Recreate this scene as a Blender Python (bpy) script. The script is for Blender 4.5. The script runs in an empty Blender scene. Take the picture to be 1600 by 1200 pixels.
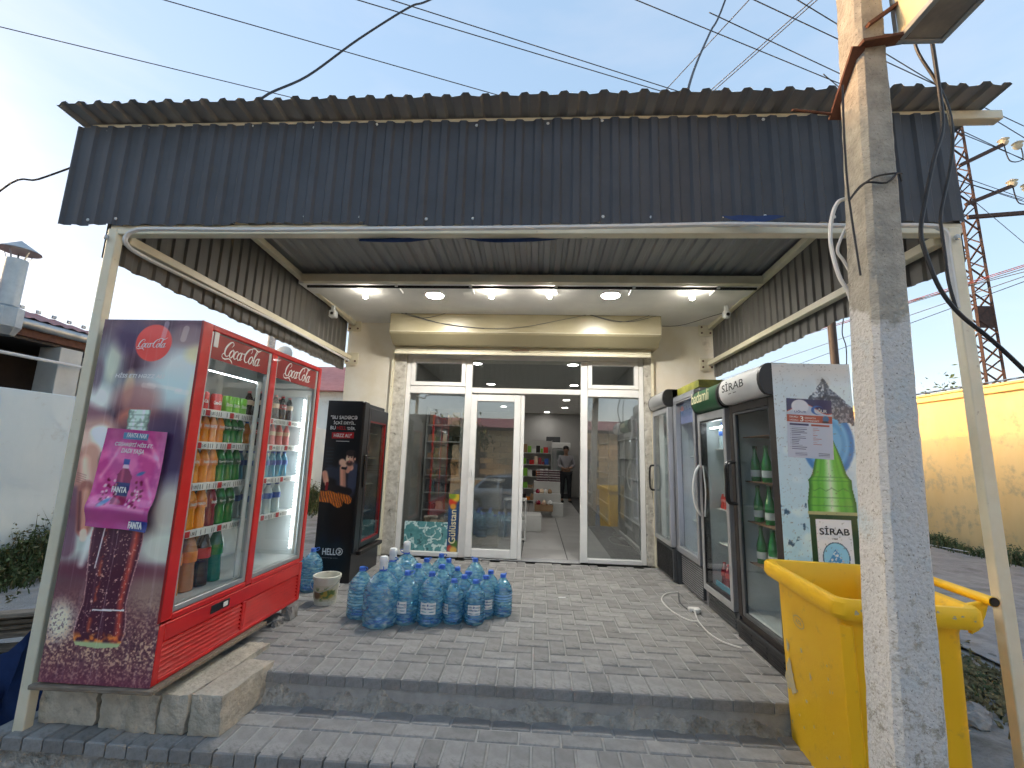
import bpy, bmesh, math, random
import numpy as np
from mathutils import Vector, Matrix
random.seed(7); RNG=np.random.RandomState(5)
R=math.radians
S=bpy.context.scene; COL=S.collection
# ---------------- camera, sky, sun, exposure ----------------
cam=bpy.data.cameras.new('camera'); co=bpy.data.objects.new('camera',cam); COL.objects.link(co); S.camera=co
cam.sensor_width=36; cam.lens=682.4/1600*36; cam.clip_start=.05; cam.clip_end=3000
P_,Y_,R_=.16219,.061075,.030102
fw=Vector((-math.sin(Y_)*math.cos(P_),math.cos(Y_)*math.cos(P_),math.sin(P_)))
r0=Vector((math.cos(Y_),math.sin(Y_),0)); u0=r0.cross(fw)
rt=r0*math.cos(R_)+u0*math.sin(R_); up=-r0*math.sin(R_)+u0*math.cos(R_)
co.matrix_world=Matrix(((rt.x,up.x,-fw.x,0),(rt.y,up.y,-fw.y,0),(rt.z,up.z,-fw.z,1.3),(0,0,0,1)))
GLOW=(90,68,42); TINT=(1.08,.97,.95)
SUN_EL,SUN_AZ=12.5,-80.0          # degrees; azimuth from +Y towards +X
wd=bpy.data.worlds.new('World'); S.world=wd; wd.use_nodes=True
wn=wd.node_tree.nodes; wl=wd.node_tree.links
bg=wn['Background']; sk=wn.new('ShaderNodeTexSky'); sk.sky_type='NISHITA'; sk.sun_disc=False
sk.sun_elevation=R(SUN_EL); sk.sun_rotation=R(SUN_AZ); sk.altitude=20; sk.air_density=1.0; sk.dust_density=.4; sk.ozone_density=2.2
# thin evening cloud, streaked along the horizon
tc=wn.new('ShaderNodeTexCoord'); mp=wn.new('ShaderNodeMapping'); mp.inputs['Scale'].default_value=(1.6,1.6,6.5)
nz=wn.new('ShaderNodeTexNoise'); nz.inputs['Scale'].default_value=1.7; nz.inputs['Detail'].default_value=8; nz.inputs['Roughness'].default_value=.58
rp=wn.new('ShaderNodeValToRGB'); rp.color_ramp.elements[0].position=.46; rp.color_ramp.elements[1].position=.74
mx=wn.new('ShaderNodeMixRGB'); mx.blend_type='MIX'
cm=wn.new('ShaderNodeMath'); cm.operation='MULTIPLY'; cm.inputs[1].default_value=.20
gm=wn.new('ShaderNodeMixRGB'); gm.blend_type='MULTIPLY'; gm.inputs[0].default_value=1; gm.inputs[2].default_value=(1.25,1.22,1.15,1)
hs=wn.new('ShaderNodeHueSaturation'); hs.inputs['Saturation'].default_value=.35; hs.inputs['Value'].default_value=1.12
wl.new(tc.outputs['Generated'],mp.inputs[0]); wl.new(mp.outputs[0],nz.inputs['Vector']); wl.new(nz.outputs[0],rp.inputs[0])
wl.new(rp.outputs[0],cm.inputs[0]); wl.new(cm.outputs[0],mx.inputs[0])
gmm=wn.new('ShaderNodeGamma'); gmm.inputs[1].default_value=.30; hs2=wn.new('ShaderNodeHueSaturation'); hs2.inputs['Saturation'].default_value=1.9; hs2.inputs['Value'].default_value=.74
wl.new(sk.outputs[0],gmm.inputs[0]); wl.new(gmm.outputs[0],hs2.inputs['Color']); sky_out=hs2.outputs[0]
wl.new(sky_out,mx.inputs[1]); wl.new(sky_out,hs.inputs['Color']); wl.new(hs.outputs[0],mx.inputs[2])
# glow added round the low sun to light the scene, and the camera's warm white balance
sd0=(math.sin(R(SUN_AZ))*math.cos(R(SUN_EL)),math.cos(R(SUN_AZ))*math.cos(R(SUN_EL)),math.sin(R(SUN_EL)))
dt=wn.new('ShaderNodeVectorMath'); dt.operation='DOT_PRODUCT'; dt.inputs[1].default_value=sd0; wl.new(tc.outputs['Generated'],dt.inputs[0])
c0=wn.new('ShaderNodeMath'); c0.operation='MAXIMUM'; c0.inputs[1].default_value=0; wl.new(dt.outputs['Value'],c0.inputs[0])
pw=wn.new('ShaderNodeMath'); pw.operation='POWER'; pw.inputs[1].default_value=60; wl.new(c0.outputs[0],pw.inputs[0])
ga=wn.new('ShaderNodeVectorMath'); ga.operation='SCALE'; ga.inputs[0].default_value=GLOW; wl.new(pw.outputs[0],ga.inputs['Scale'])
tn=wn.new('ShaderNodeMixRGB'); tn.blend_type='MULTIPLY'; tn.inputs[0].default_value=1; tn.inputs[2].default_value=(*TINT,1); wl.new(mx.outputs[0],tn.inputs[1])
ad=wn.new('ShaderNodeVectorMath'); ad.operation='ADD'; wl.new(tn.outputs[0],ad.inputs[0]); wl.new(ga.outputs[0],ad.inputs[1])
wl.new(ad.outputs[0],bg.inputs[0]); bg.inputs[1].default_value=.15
sl=bpy.data.lights.new('sun','SUN'); sl.energy=.36; sl.angle=R(.6); sl.color=(1,.40,.10)
so=bpy.data.objects.new('sun',sl); COL.objects.link(so)
sd=Vector((math.sin(R(SUN_AZ))*math.cos(R(SUN_EL)),math.cos(R(SUN_AZ))*math.cos(R(SUN_EL)),math.sin(R(SUN_EL))))
so.rotation_euler=sd.to_track_quat('Z','Y').to_euler(); so.location=(-20,5,20)
S.view_settings.view_transform='Standard'; S.view_settings.look='None'; S.view_settings.gamma=1; S.view_settings.exposure=2.9
S.render.engine='CYCLES'; S.cycles.use_denoising=True; S.cycles.use_adaptive_sampling=True; S.cycles.adaptive_threshold=.03
S.cycles.max_bounces=9; S.cycles.transmission_bounces=8; S.cycles.transparent_max_bounces=16; S.cycles.glossy_bounces=4; S.cycles.diffuse_bounces=4
S.cycles.caustics_reflective=False; S.cycles.caustics_refractive=False; S.cycles.sample_clamp_indirect=6

# ---------------- helpers ----------------
def lin(c):
    c=np.asarray(c,float)/255.
    return np.where(c<=.04045,c/12.92,((c+.055)/1.055)**2.4)
def hx(r,g,b): return tuple(float(v) for v in lin((r,g,b)))
def tag(o,label=None,cat=None,group=None,kind=None):
    for k,v in (('label',label),('category',cat),('group',group),('kind',kind)):
        if v: o[k]=v
    return o
def thing(name,label,cat,loc=(0,0,0),rz=0,group=None):
    o=bpy.data.objects.new(name,None); COL.objects.link(o); o.location=loc; o.rotation_euler=(0,0,rz)
    o.empty_display_size=.1
    return tag(o,label,cat,group)
def link(name,me,parent=None,mtx=None):
    o=bpy.data.objects.new(name,me); COL.objects.link(o)
    if parent: o.parent=parent
    if mtx is not None: o.matrix_local=mtx
    return o
def copy_tree(o,parent=None):
    c=o.copy(); COL.objects.link(c)
    if parent: c.parent=parent
    for ch in list(KIDS.get(o.name,[])):
        copy_tree(ch,c)
    return c
KIDS={}
class MB:
    def __init__(s): s.v=[]; s.f=[]; s.m=[]; s.mi=0
    def face(s,*idx): s.f.append(idx); s.m.append(s.mi)
    def box(s,x0,x1,y0,y1,z0,z1,c=0):
        x0,x1=min(x0,x1),max(x0,x1); y0,y1=min(y0,y1),max(y0,y1); z0,z1=min(z0,z1),max(z0,z1)
        b=len(s.v)
        s.v+=[(x0,y0,z0),(x1,y0,z0),(x1,y1,z0),(x0,y1,z0),(x0,y0,z1),(x1,y0,z1),(x1,y1,z1),(x0,y1,z1)]
        for q in ((0,3,2,1),(4,5,6,7),(0,1,5,4),(1,2,6,5),(2,3,7,6),(3,0,4,7)): s.face(*[b+i for i in q])
        return s
    def quad(s,a,b,c,d):
        n=len(s.v); s.v+=[tuple(a),tuple(b),tuple(c),tuple(d)]; s.face(n,n+1,n+2,n+3); return s
    def poly(s,pts):
        n=len(s.v); s.v+=[tuple(p) for p in pts]; s.face(*range(n,n+len(pts))); return s
    def rings(s,rings,close=True,cap0=True,cap1=True):
        n=len(rings[0]); b=len(s.v)
        for r in rings: s.v+=[tuple(p) for p in r]
        for i in range(len(rings)-1):
            for j in range(n if close else n-1):
                k=(j+1)%n
                s.face(b+i*n+j,b+i*n+k,b+(i+1)*n+k,b+(i+1)*n+j)
        if cap0: s.face(*[b+j for j in reversed(range(n))])
        if cap1: s.face(*[b+(len(rings)-1)*n+j for j in range(n)])
        return s
    def tube(s,pts,r,n=8,cap=True):
        pts=[Vector(p) for p in pts]; rs=r if isinstance(r,(list,tuple)) else [r]*len(pts)
        ring=[]; ref=None
        for i,p in enumerate(pts):
            t=(pts[min(i+1,len(pts)-1)]-pts[max(i-1,0)]).normalized()
            if ref is None: ref=Vector((0,0,1)) if abs(t.z)<.9 else Vector((1,0,0))
            a=t.cross(ref).normalized(); b=a.cross(t).normalized(); ref=b
            ring.append([p+(a*math.cos(2*math.pi*k/n)+b*math.sin(2*math.pi*k/n))*rs[i] for k in range(n)])
        return s.rings(ring,True,cap,cap)
    def lathe(s,prof,c=(0,0,0),n=16,cap0=True,cap1=True,f=None):
        rg=[]
        for (r,z) in prof:
            rg.append([(c[0]+r*(f(2*math.pi*k/n,z) if f else 1)*math.cos(2*math.pi*k/n),c[1]+r*(f(2*math.pi*k/n,z) if f else 1)*math.sin(2*math.pi*k/n),c[2]+z) for k in range(n)])
        return s.rings(rg,True,cap0,cap1)
    def bar(s,a,b,w,h,upv=(0,0,1)):
        a=Vector(a);b=Vector(b);t=(b-a).normalized();u=Vector(upv);x=t.cross(u).normalized();y=x.cross(t).normalized()
        rg=[[p+x*(sx*w/2)+y*(sy*h/2) for sx,sy in((-1,-1),(1,-1),(1,1),(-1,1))] for p in(a,b)]
        return s.rings(rg)
    def mesh(s,name,mats,smooth=False,bevel=0,seg=1,fix=True):
        me=bpy.data.meshes.new(name); me.from_pydata([tuple(v) for v in s.v],[],s.f)
        if not isinstance(mats,(list,tuple)): mats=[mats]
        for m in mats: me.materials.append(m)
        if len(mats)>1: me.polygons.foreach_set('material_index',s.m)
        if bevel or fix:
            bm=bmesh.new(); bm.from_mesh(me)
            if fix: bmesh.ops.recalc_face_normals(bm,faces=bm.faces)
            if bevel:
                ed=[e for e in bm.edges if len(e.link_faces)==2 and e.calc_face_angle(0)>.6]
                bmesh.ops.bevel(bm,geom=ed,offset=bevel,segments=seg,profile=.5,affect='EDGES',clamp_overlap=True)
            bm.to_mesh(me); bm.free()
        if smooth:
            me.polygons.foreach_set('use_smooth',[True]*len(me.polygons)); me.set_sharp_from_angle(angle=R(38))
        me.update(); return me
    def build(s,name,mats,parent=None,smooth=False,bevel=0,seg=1,world=False,fix=True,label=None):
        o=link(name,s.mesh(name,mats,smooth,bevel,seg,fix),parent)
        if world and parent: o.location=[-c for c in parent.location]
        if parent: KIDS.setdefault(parent.name,[]).append(o)
        if label: o['label']=label
        return o
def dup(o,parent,loc=None,name=None):
    c=o.copy(); COL.objects.link(c); c.parent=parent
    if loc is not None: c.location=loc
    return c
def frame2d(org,right,upv):
    r=Vector(right).normalized(); u=Vector(upv).normalized(); n=r.cross(u)
    return Matrix(((r.x,u.x,n.x,org[0]),(r.y,u.y,n.y,org[1]),(r.z,u.z,n.z,org[2]),(0,0,0,1)))
def flat2d(name,polys,m,parent,org,right,upv,z=0):
    """2-D polygons laid as print on a plane"""
    me=bpy.data.meshes.new(name); v=[];f=[]
    for k_,p in enumerate(polys):
        b=len(v); v+=[(a,c,z+k_*4e-6) for a,c in p]; f.append(tuple(range(b,b+len(p))))
    me.from_pydata(v,[],f); me.materials.append(m)
    o=link(name,me,parent,frame2d(org,right,upv))
    if parent: KIDS.setdefault(parent.name,[]).append(o)
    return o
def text(s,m,parent,org,right,upv,w=None,h=None,bold=0.,shear=0.,name='lettering',align='L',mirror=False,label=None):
    cu=bpy.data.curves.new('t','FONT'); cu.body=s; cu.size=1; cu.shear=shear; cu.resolution_u=3; cu.fill_mode='FRONT'
    to=bpy.data.objects.new('t',cu); me=bpy.data.meshes.new_from_object(to)
    bpy.data.objects.remove(to); bpy.data.curves.remove(cu)
    n=len(me.vertices); a=np.zeros(n*3); me.vertices.foreach_get('co',a); a=a.reshape(-1,3)
    mn=a.min(0); mxx=a.max(0); a-=mn; sz=mxx-mn
    sx=w/sz[0] if w else h/sz[1]; sy=h/sz[1] if h else sx
    a[:,0]*=sx; a[:,1]*=sy; a[:,2]=0
    if bold:   # heavier strokes: shifted copies, each a hair in front of the last
        q=bold*.55*sy; F_=[tuple(p.vertices) for p in me.polygons]; n0=len(a); V_=[];G_=[]
        for k_,(dx_,dy_) in enumerate(((-q,-q),(q,-q),(-q,q),(q,q),(0,0))):
            b_=a.copy(); b_[:,0]+=dx_; b_[:,1]+=dy_; b_[:,2]=k_*5e-5; V_.append(b_); G_+=[tuple(i_+k_*n0 for i_ in f_) for f_ in F_]
        a=np.concatenate(V_); bpy.data.meshes.remove(me); me=bpy.data.meshes.new('t'); me.from_pydata(a.tolist(),[],G_)
    if align=='C': a[:,0]-=sz[0]*sx/2
    if mirror: a[:,0]=-a[:,0]
    if mirror: pass
    me.vertices.foreach_set('co',a.ravel()); me.materials.clear(); me.materials.append(m); me.update(); me.name=name
    o=link(name,me,parent,frame2d(org,right,upv))
    if parent: KIDS.setdefault(parent.name,[]).append(o)
    if label: o['label']=label
    return o
def crom(P,k=6):
    P=[np.array(p,float) for p in P]; out=[]
    for i in range(len(P)-1):
        a=P[max(i-1,0)];b=P[i];c=P[i+1];d=P[min(i+2,len(P)-1)]
        for t in np.linspace(0,1,k,endpoint=False):
            out.append(.5*((2*b)+(-a+c)*t+(2*a-5*b+4*c-d)*t*t+(-a+3*b-3*c+d)*t**3))
    out.append(P[-1]); return out
def script_logo(m,parent,org,right,upv,w,name='lettering'):
    """flowing hand-drawn script wordmark: each stroke a ribbon of varying width"""
    C=lambda ox:[(ox+.62,.70,.03),(ox+.72,.86,.05),(ox+.60,1.0,.05),(ox+.38,.88,.10),(ox+.18,.55,.13),(ox+.17,.22,.11),(ox+.36,.06,.06),(ox+.6,.22,.03)]
    O=lambda ox:[(ox+.22,.55,.05),(ox+.08,.42,.09),(ox+.02,.2,.1),(ox+.14,.04,.05),(ox+.28,.16,.09),(ox+.33,.4,.09),(ox+.22,.56,.05),(ox+.40,.46,.025)]
    st=[C(0),[(.17,.22,.08),(.02,.12,.04),(.05,-.06,.05),(.3,-.12,.08),(.62,-.04,.07),(.86,-.16,.08),(.98,-.3,.02)],
        O(.55),[(1.24,.46,.06),(1.16,.56,.05),(1.0,.45,.09),(.94,.2,.1),(1.06,.04,.06),(1.26,.2,.03)],
        O(1.22),[(1.60,.58,.09),(1.52,.3,.1),(1.52,.08,.07),(1.7,.2,.02)],[(1.66,.52,.06),(1.84,.56,.07)],
        C(1.72),[(2.3,1.0,.05),(2.6,1.12,.08),(2.95,1.0,.09),(3.2,1.1,.05),(3.35,1.25,.02)],O(2.28),
        [(2.66,.3,.03),(2.86,.7,.05),(2.96,1.0,.05),(2.86,1.02,.05),(2.76,.6,.1),(2.76,.16,.1),(2.86,.04,.05),(3.0,.2,.03)],
        O(2.90),[(3.28,.58,.09),(3.2,.3,.1),(3.2,.08,.07),(3.42,.2,.03)]]
    k=w/3.45; polys=[]
    for s in st:
        p=crom(s,5)
        L=[];Rr=[]
        for i,q in enumerate(p):
            t=p[min(i+1,len(p)-1)][:2]-p[max(i-1,0)][:2]; t=t/(np.linalg.norm(t)+1e-9); n=np.array([-t[1],t[0]])
            x=q[:2]+np.array([q[1]*.18,0]); L.append(x+n*q[2]/2); Rr.append(x-n*q[2]/2)
        for i in range(len(p)-1): polys.append([tuple(Rr[i]*k),tuple(Rr[i+1]*k),tuple(L[i+1]*k),tuple(L[i]*k)])
    return flat2d(name,polys,m,parent,org,right,upv)
# ---------------- materials ----------------
M={}
def mat(name,col,rough=.5,metal=0.,var=.12,vs=6.,col2=None,bump=0.,bs=40.,rnd=0.,dirt=None,coat=0.,trans=0.,emit=None,es=0.,ior=1.5,lo=.35,hi=.65,spec=.5,stretch=None,dist=.004):
    m=bpy.data.materials.new(name); m.use_nodes=True; N=m.node_tree.nodes; L=m.node_tree.links; b=N['Principled BSDF']
    b.inputs['Roughness'].default_value=rough; b.inputs['Metallic'].default_value=metal; b.inputs['Coat Weight'].default_value=coat
    b.inputs['Transmission Weight'].default_value=trans; b.inputs['IOR'].default_value=ior; b.inputs['Specular IOR Level'].default_value=spec
    if emit: b.inputs['Emission Color'].default_value=(*emit,1); b.inputs['Emission Strength'].default_value=es
    t=N.new('ShaderNodeTexCoord'); src=t.outputs['Object']
    if stretch:
        mp=N.new('ShaderNodeMapping'); mp.inputs['Scale'].default_value=stretch; L.new(src,mp.inputs[0]); src=mp.outputs[0]
    n=N.new('ShaderNodeTexNoise'); n.inputs['Scale'].default_value=vs; n.inputs['Detail'].default_value=8; n.inputs['Roughness'].default_value=.62; L.new(src,n.inputs['Vector'])
    r=N.new('ShaderNodeValToRGB'); e=r.color_ramp.elements; e[0].position=lo; e[1].position=hi
    c2=col2 or tuple(min(1,c*(1+var)) for c in col); c1=col if col2 else tuple(c*(1-var) for c in col)
    e[0].color=(*c1,1); e[1].color=(*c2,1); L.new(n.outputs[0],r.inputs[0]); out=r.outputs[0]
    if dirt:
        dc,amt,ds=dirt; n2=N.new('ShaderNodeTexNoise'); n2.inputs['Scale'].default_value=ds; n2.inputs['Detail'].default_value=10; n2.inputs['Roughness'].default_value=.7; L.new(t.outputs['Object'],n2.inputs['Vector'])
        r2=N.new('ShaderNodeValToRGB'); r2.color_ramp.elements[0].position=1-amt-.08; r2.color_ramp.elements[1].position=min(1,1-amt+.06); L.new(n2.outputs[0],r2.inputs[0])
        x=N.new('ShaderNodeMixRGB'); x.inputs[2].default_value=(*dc,1); L.new(r2.outputs[0],x.inputs[0]); L.new(out,x.inputs[1]); out=x.outputs[0]
    if rnd:
        oi=N.new('ShaderNodeObjectInfo'); g=N.new('ShaderNodeNewGeometry'); ad=N.new('ShaderNodeMath'); ad.operation='ADD'; fr=N.new('ShaderNodeMath'); fr.operation='FRACT'
        L.new(oi.outputs['Random'],ad.inputs[0]); L.new(g.outputs['Random Per Island'],ad.inputs[1]); L.new(ad.outputs[0],fr.inputs[0])
        mr=N.new('ShaderNodeMapRange'); mr.inputs[3].default_value=1-rnd; mr.inputs[4].default_value=1+rnd; L.new(fr.outputs[0],mr.inputs[0])
        h=N.new('ShaderNodeHueSaturation'); L.new(mr.outputs[0],h.inputs['Value']); L.new(out,h.inputs['Color']); out=h.outputs[0]
    L.new(out,b.inputs['Base Color'])
    if bump:
        n3=N.new('ShaderNodeTexNoise'); n3.inputs['Scale'].default_value=bs; n3.inputs['Detail'].default_value=6; L.new(src,n3.inputs['Vector'])
        bp=N.new('ShaderNodeBump'); bp.inputs['Strength'].default_value=bump; bp.inputs['Distance'].default_value=dist; L.new(n3.outputs[0],bp.inputs['Height']); L.new(bp.outputs[0],b.inputs['Normal'])
    M[name]=m; return m
def glassmat(name,tint=(1,1,1),k=1.0,rough=0.):
    m=bpy.data.materials.new(name); m.use_nodes=True; N=m.node_tree.nodes; L=m.node_tree.links; N.clear()
    o=N.new('ShaderNodeOutputMaterial'); mx=N.new('ShaderNodeMixShader'); t=N.new('ShaderNodeBsdfTransparent'); g=N.new('ShaderNodeBsdfGlossy'); f=N.new('ShaderNodeLayerWeight')
    pw=N.new('ShaderNodeMath'); pw.operation='POWER'; pw.inputs[1].default_value=5; ma=N.new('ShaderNodeMath'); ma.operation='MULTIPLY_ADD'; ma.inputs[1].default_value=.95*k; ma.inputs[2].default_value=.045*k; ma.use_clamp=True
    f.inputs[0].default_value=.5; t.inputs[0].default_value=(*tint,1); g.inputs['Roughness'].default_value=rough
    L.new(f.outputs['Facing'],pw.inputs[0]); L.new(pw.outputs[0],ma.inputs[0]); L.new(ma.outputs[0],mx.inputs[0]); L.new(t.outputs[0],mx.inputs[1]); L.new(g.outputs[0],mx.inputs[2]); L.new(mx.outputs[0],o.inputs[0])
    M[name]=m; return m
def printmat(name,rough=.3,coat=.3):
    m=bpy.data.materials.new(name); m.use_nodes=True; N=m.node_tree.nodes; L=m.node_tree.links; b=N['Principled BSDF']
    a=N.new('ShaderNodeAttribute'); a.attribute_name='print'; L.new(a.outputs['Color'],b.inputs['Base Color']); b.inputs['Roughness'].default_value=rough; b.inputs['Coat Weight'].default_value=coat
    M[name]=m; return m
def petmat(name,col,mixd=.25,rough=.04):
    m=bpy.data.materials.new(name); m.use_nodes=True; N=m.node_tree.nodes; L=m.node_tree.links; N.clear()
    o=N.new('ShaderNodeOutputMaterial'); t=N.new('ShaderNodeBsdfTransparent'); t.inputs[0].default_value=(*[1-(1-c)*.42 for c in col],1)
    rf=N.new('ShaderNodeBsdfRefraction'); rf.inputs[0].default_value=(*[1-(1-c)*.7 for c in col],1); rf.inputs['IOR'].default_value=1.30; rf.inputs['Roughness'].default_value=.05
    tr=N.new('ShaderNodeBsdfTranslucent'); tr.inputs[0].default_value=(*col,1); df=N.new('ShaderNodeBsdfDiffuse'); df.inputs[0].default_value=(*col,1)
    a=N.new('ShaderNodeMixShader'); a.inputs[0].default_value=.45; L.new(tr.outputs[0],a.inputs[1]); L.new(df.outputs[0],a.inputs[2])
    tt=N.new('ShaderNodeMixShader'); tt.inputs[0].default_value=.45; L.new(t.outputs[0],tt.inputs[1]); L.new(rf.outputs[0],tt.inputs[2])
    cx=N.new('ShaderNodeTexCoord'); cm_=N.new('ShaderNodeMapping'); cm_.inputs['Scale'].default_value=(1,1,3.2); cn_=N.new('ShaderNodeTexNoise'); cn_.inputs['Scale'].default_value=17; cn_.inputs['Detail'].default_value=3; cr_=N.new('ShaderNodeValToRGB'); e_=cr_.color_ramp.elements; e_[0].position=.42; e_[1].position=.60; e_[0].color=(col[0]*.18,col[1]*.50,col[2]*.80,1); e_[1].color=(min(1,col[0]*1.35),min(1,col[1]*1.1),1,1)  # noise paints bright and dark patches of refracted light into the colour
    L.new(cx.outputs['Object'],cm_.inputs[0]); L.new(cm_.outputs[0],cn_.inputs['Vector']); L.new(cn_.outputs[0],cr_.inputs[0]); L.new(cr_.outputs[0],tr.inputs[0]); L.new(cr_.outputs[0],df.inputs[0])
    x=N.new('ShaderNodeMixShader'); x.inputs[0].default_value=mixd; L.new(tt.outputs[0],x.inputs[1]); L.new(a.outputs[0],x.inputs[2])
    g=N.new('ShaderNodeBsdfGlossy'); g.inputs['Roughness'].default_value=rough; f=N.new('ShaderNodeLayerWeight'); f.inputs[0].default_value=.5
    tx=N.new('ShaderNodeTexCoord'); mp=N.new('ShaderNodeMapping'); mp.inputs['Scale'].default_value=(1,1,1.9); vo=N.new('ShaderNodeTexNoise'); vo.inputs['Scale'].default_value=26; vo.inputs['Detail'].default_value=1.5; L.new(tx.outputs['Object'],mp.inputs[0]); L.new(mp.outputs[0],vo.inputs['Vector']); bp=N.new('ShaderNodeBump'); bp.inputs['Strength'].default_value=.9; bp.inputs['Distance'].default_value=.012; L.new(vo.outputs[0],bp.inputs['Height']); L.new(bp.outputs[0],g.inputs['Normal']); L.new(bp.outputs[0],rf.inputs['Normal']); L.new(bp.outputs[0],tr.inputs['Normal']); L.new(bp.outputs[0],df.inputs['Normal'])
    pw=N.new('ShaderNodeMath'); pw.operation='POWER'; pw.inputs[1].default_value=4; ma=N.new('ShaderNodeMath'); ma.operation='MULTIPLY_ADD'; ma.inputs[1].default_value=.8; ma.inputs[2].default_value=.14; ma.use_clamp=True
    L.new(f.outputs['Facing'],pw.inputs[0]); L.new(pw.outputs[0],ma.inputs[0]); y=N.new('ShaderNodeMixShader'); L.new(ma.outputs[0],y.inputs[0]); L.new(x.outputs[0],y.inputs[1]); L.new(g.outputs[0],y.inputs[2]); L.new(y.outputs[0],o.inputs[0]); M[name]=m; return m
def paint(name,fn,w,h,nx,ny,parent,org,right,upv,m=None,curl=None,label=None):
    """flat print on a panel: colours computed per vertex of a fine grid"""
    X,Y=np.meshgrid(np.linspace(0,w,nx+1),np.linspace(0,h,ny+1))
    Z=curl(X,Y) if curl else np.zeros_like(X)
    c=np.clip(fn(X,Y),0,255); c=lin(c)
    me=bpy.data.meshes.new(name); n=(nx+1)*(ny+1)
    idx=np.arange(n).reshape(ny+1,nx+1)
    f=np.stack([idx[:-1,:-1],idx[:-1,1:],idx[1:,1:],idx[1:,:-1]],-1).reshape(-1,4)
    me.from_pydata(np.stack([X.ravel(),Y.ravel(),Z.ravel()],-1).tolist(),[],f.tolist())
    at=me.color_attributes.new('print','FLOAT_COLOR','POINT'); buf=np.ones((n,4),np.float32); buf[:,:3]=c.reshape(-1,3); at.data.foreach_set('color',buf.ravel())
    me.materials.append(m or M['print'])
    if curl: me.polygons.foreach_set('use_smooth',[True]*len(me.polygons))
    o=link(name,me,parent,frame2d(org,right,upv))
    if parent: KIDS.setdefault(parent.name,[]).append(o)
    if label: o['label']=label
    return o
def vnoise(X,Y,s,seed=0,octv=4):
    out=np.zeros_like(X); a=1; tot=0
    for o in range(octv):
        g=np.random.RandomState(seed+o*17).rand(64,64); x=X*s; y=Y*s; xi=np.floor(x).astype(int); yi=np.floor(y).astype(int); fx=x-xi; fy=y-yi
        fx=fx*fx*(3-2*fx); fy=fy*fy*(3-2*fy)
        G=lambda i,j:g[i%64,j%64]
        out+=a*((G(xi,yi)*(1-fx)+G(xi+1,yi)*fx)*(1-fy)+(G(xi,yi+1)*(1-fx)+G(xi+1,yi+1)*fx)*fy); tot+=a; a*=.5; s*=2
    return out/tot
def mixc(img,mask,col): 
    c=np.asarray(col,float)
    return img*(1-mask[...,None])+(c if c.ndim>1 else c[None,None,:])*mask[...,None]
def ell(X,Y,cx,cy,rx,ry,soft=.1,rot=0):
    dx=X-cx;dy=Y-cy;c,s_=math.cos(rot),math.sin(rot); a=(dx*c+dy*s_)/rx; b=(-dx*s_+dy*c)/ry
    return np.clip((1+soft-np.sqrt(a*a+b*b))/(2*soft) ,0,1)
def cap(X,Y,x0,y0,x1,y1,r,soft=.2):
    dx,dy=x1-x0,y1-y0; t=np.clip(((X-x0)*dx+(Y-y0)*dy)/(dx*dx+dy*dy+1e-9),0,1)
    d=np.hypot(X-x0-t*dx,Y-y0-t*dy)/r
    return np.clip((1+soft-d)/(2*soft),0,1)
mat('paver',(.225,.22,.21),.88,col2=(.32,.312,.30),vs=9,bump=.6,bs=120,rnd=.17,dirt=((.12,.118,.11),.36,3.5),dist=.003)
mat('sand',(.36,.35,.33),.95,bump=.5,bs=160,vs=12)
mat('mortar',(.28,.26,.225),.95,col2=(.52,.49,.43),vs=9,bump=1,bs=34,dist=.05,dirt=((.19,.175,.15),.36,6))
mat('ground',(.20,.19,.175),.95,col2=(.34,.325,.30),vs=2.5,bump=1,bs=26,dist=.02,dirt=((.13,.12,.10),.4,1.3))
mat('lane',(.27,.27,.265),.92,col2=(.36,.355,.345),vs=5,bump=1,bs=60,dist=.012,dirt=((.2,.195,.18),.42,2))
mat('limestone',(.42,.38,.30),.92,col2=(.60,.55,.45),vs=8,bump=1,bs=45,rnd=.12,dist=.012,dirt=((.27,.25,.21),.38,6))
mat('plaster',(.76,.69,.53),.85,col2=(.84,.79,.68),vs=2.5,bump=.25,bs=70,dirt=((.42,.36,.26),.33,2.2))
mat('soffit_white',(.82,.81,.78),.6,vs=3,var=.05)
mat('jamb',(.40,.37,.31),.9,col2=(.66,.63,.56),vs=14,bump=.8,bs=60,dist=.006,dirt=((.10,.09,.08),.36,12))
mat('cream_metal',(.72,.66,.48),.42,col2=(.80,.75,.58),vs=5,dirt=((.30,.19,.09),.28,16),bump=.15,bs=80)
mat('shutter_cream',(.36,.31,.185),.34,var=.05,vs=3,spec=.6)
mat('upvc',(.84,.83,.80),.35,var=.05,vs=4,dirt=((.42,.40,.36),.27,9))
mat('red_paint',(.62,.014,.014),.32,var=.1,vs=4,coat=.35,dirt=((.22,.03,.02),.25,14))
mat('red_dark',(.30,.010,.010),.35,var=.1,coat=.2)
mat('white_paint',(.72,.74,.73),.4,var=.04)
mat('liner',(.58,.62,.62),.45,var=.05,vs=3)
mat('alu',(.46,.47,.48),.38,metal=.6,var=.08,stretch=(1,1,.1))
mat('grey_metal',(.28,.29,.31),.42,metal=.35,var=.1)
mat('dark_grey',(.075,.08,.085),.5,var=.15)
mat('black_plastic',(.014,.014,.016),.34,var=.2,dirt=((.05,.05,.05),.3,9))
mat('black_brown',(.018,.012,.010),.55,var=.25,vs=10)
mat('rubber',(.02,.02,.02),.7)
mat('rust',(.085,.032,.02),.8,col2=(.16,.065,.035),vs=14,bump=.4)
mat('wood_plank',(.16,.12,.085),.85,col2=(.30,.25,.19),vs=5,stretch=(2,20,20),bump=.4,rnd=.25)
mat('wood_shelf',(.15,.07,.035),.6,col2=(.24,.12,.06),vs=6)
mat('cardboard',(.33,.20,.11),.85,col2=(.40,.26,.15),vs=5)
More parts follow.
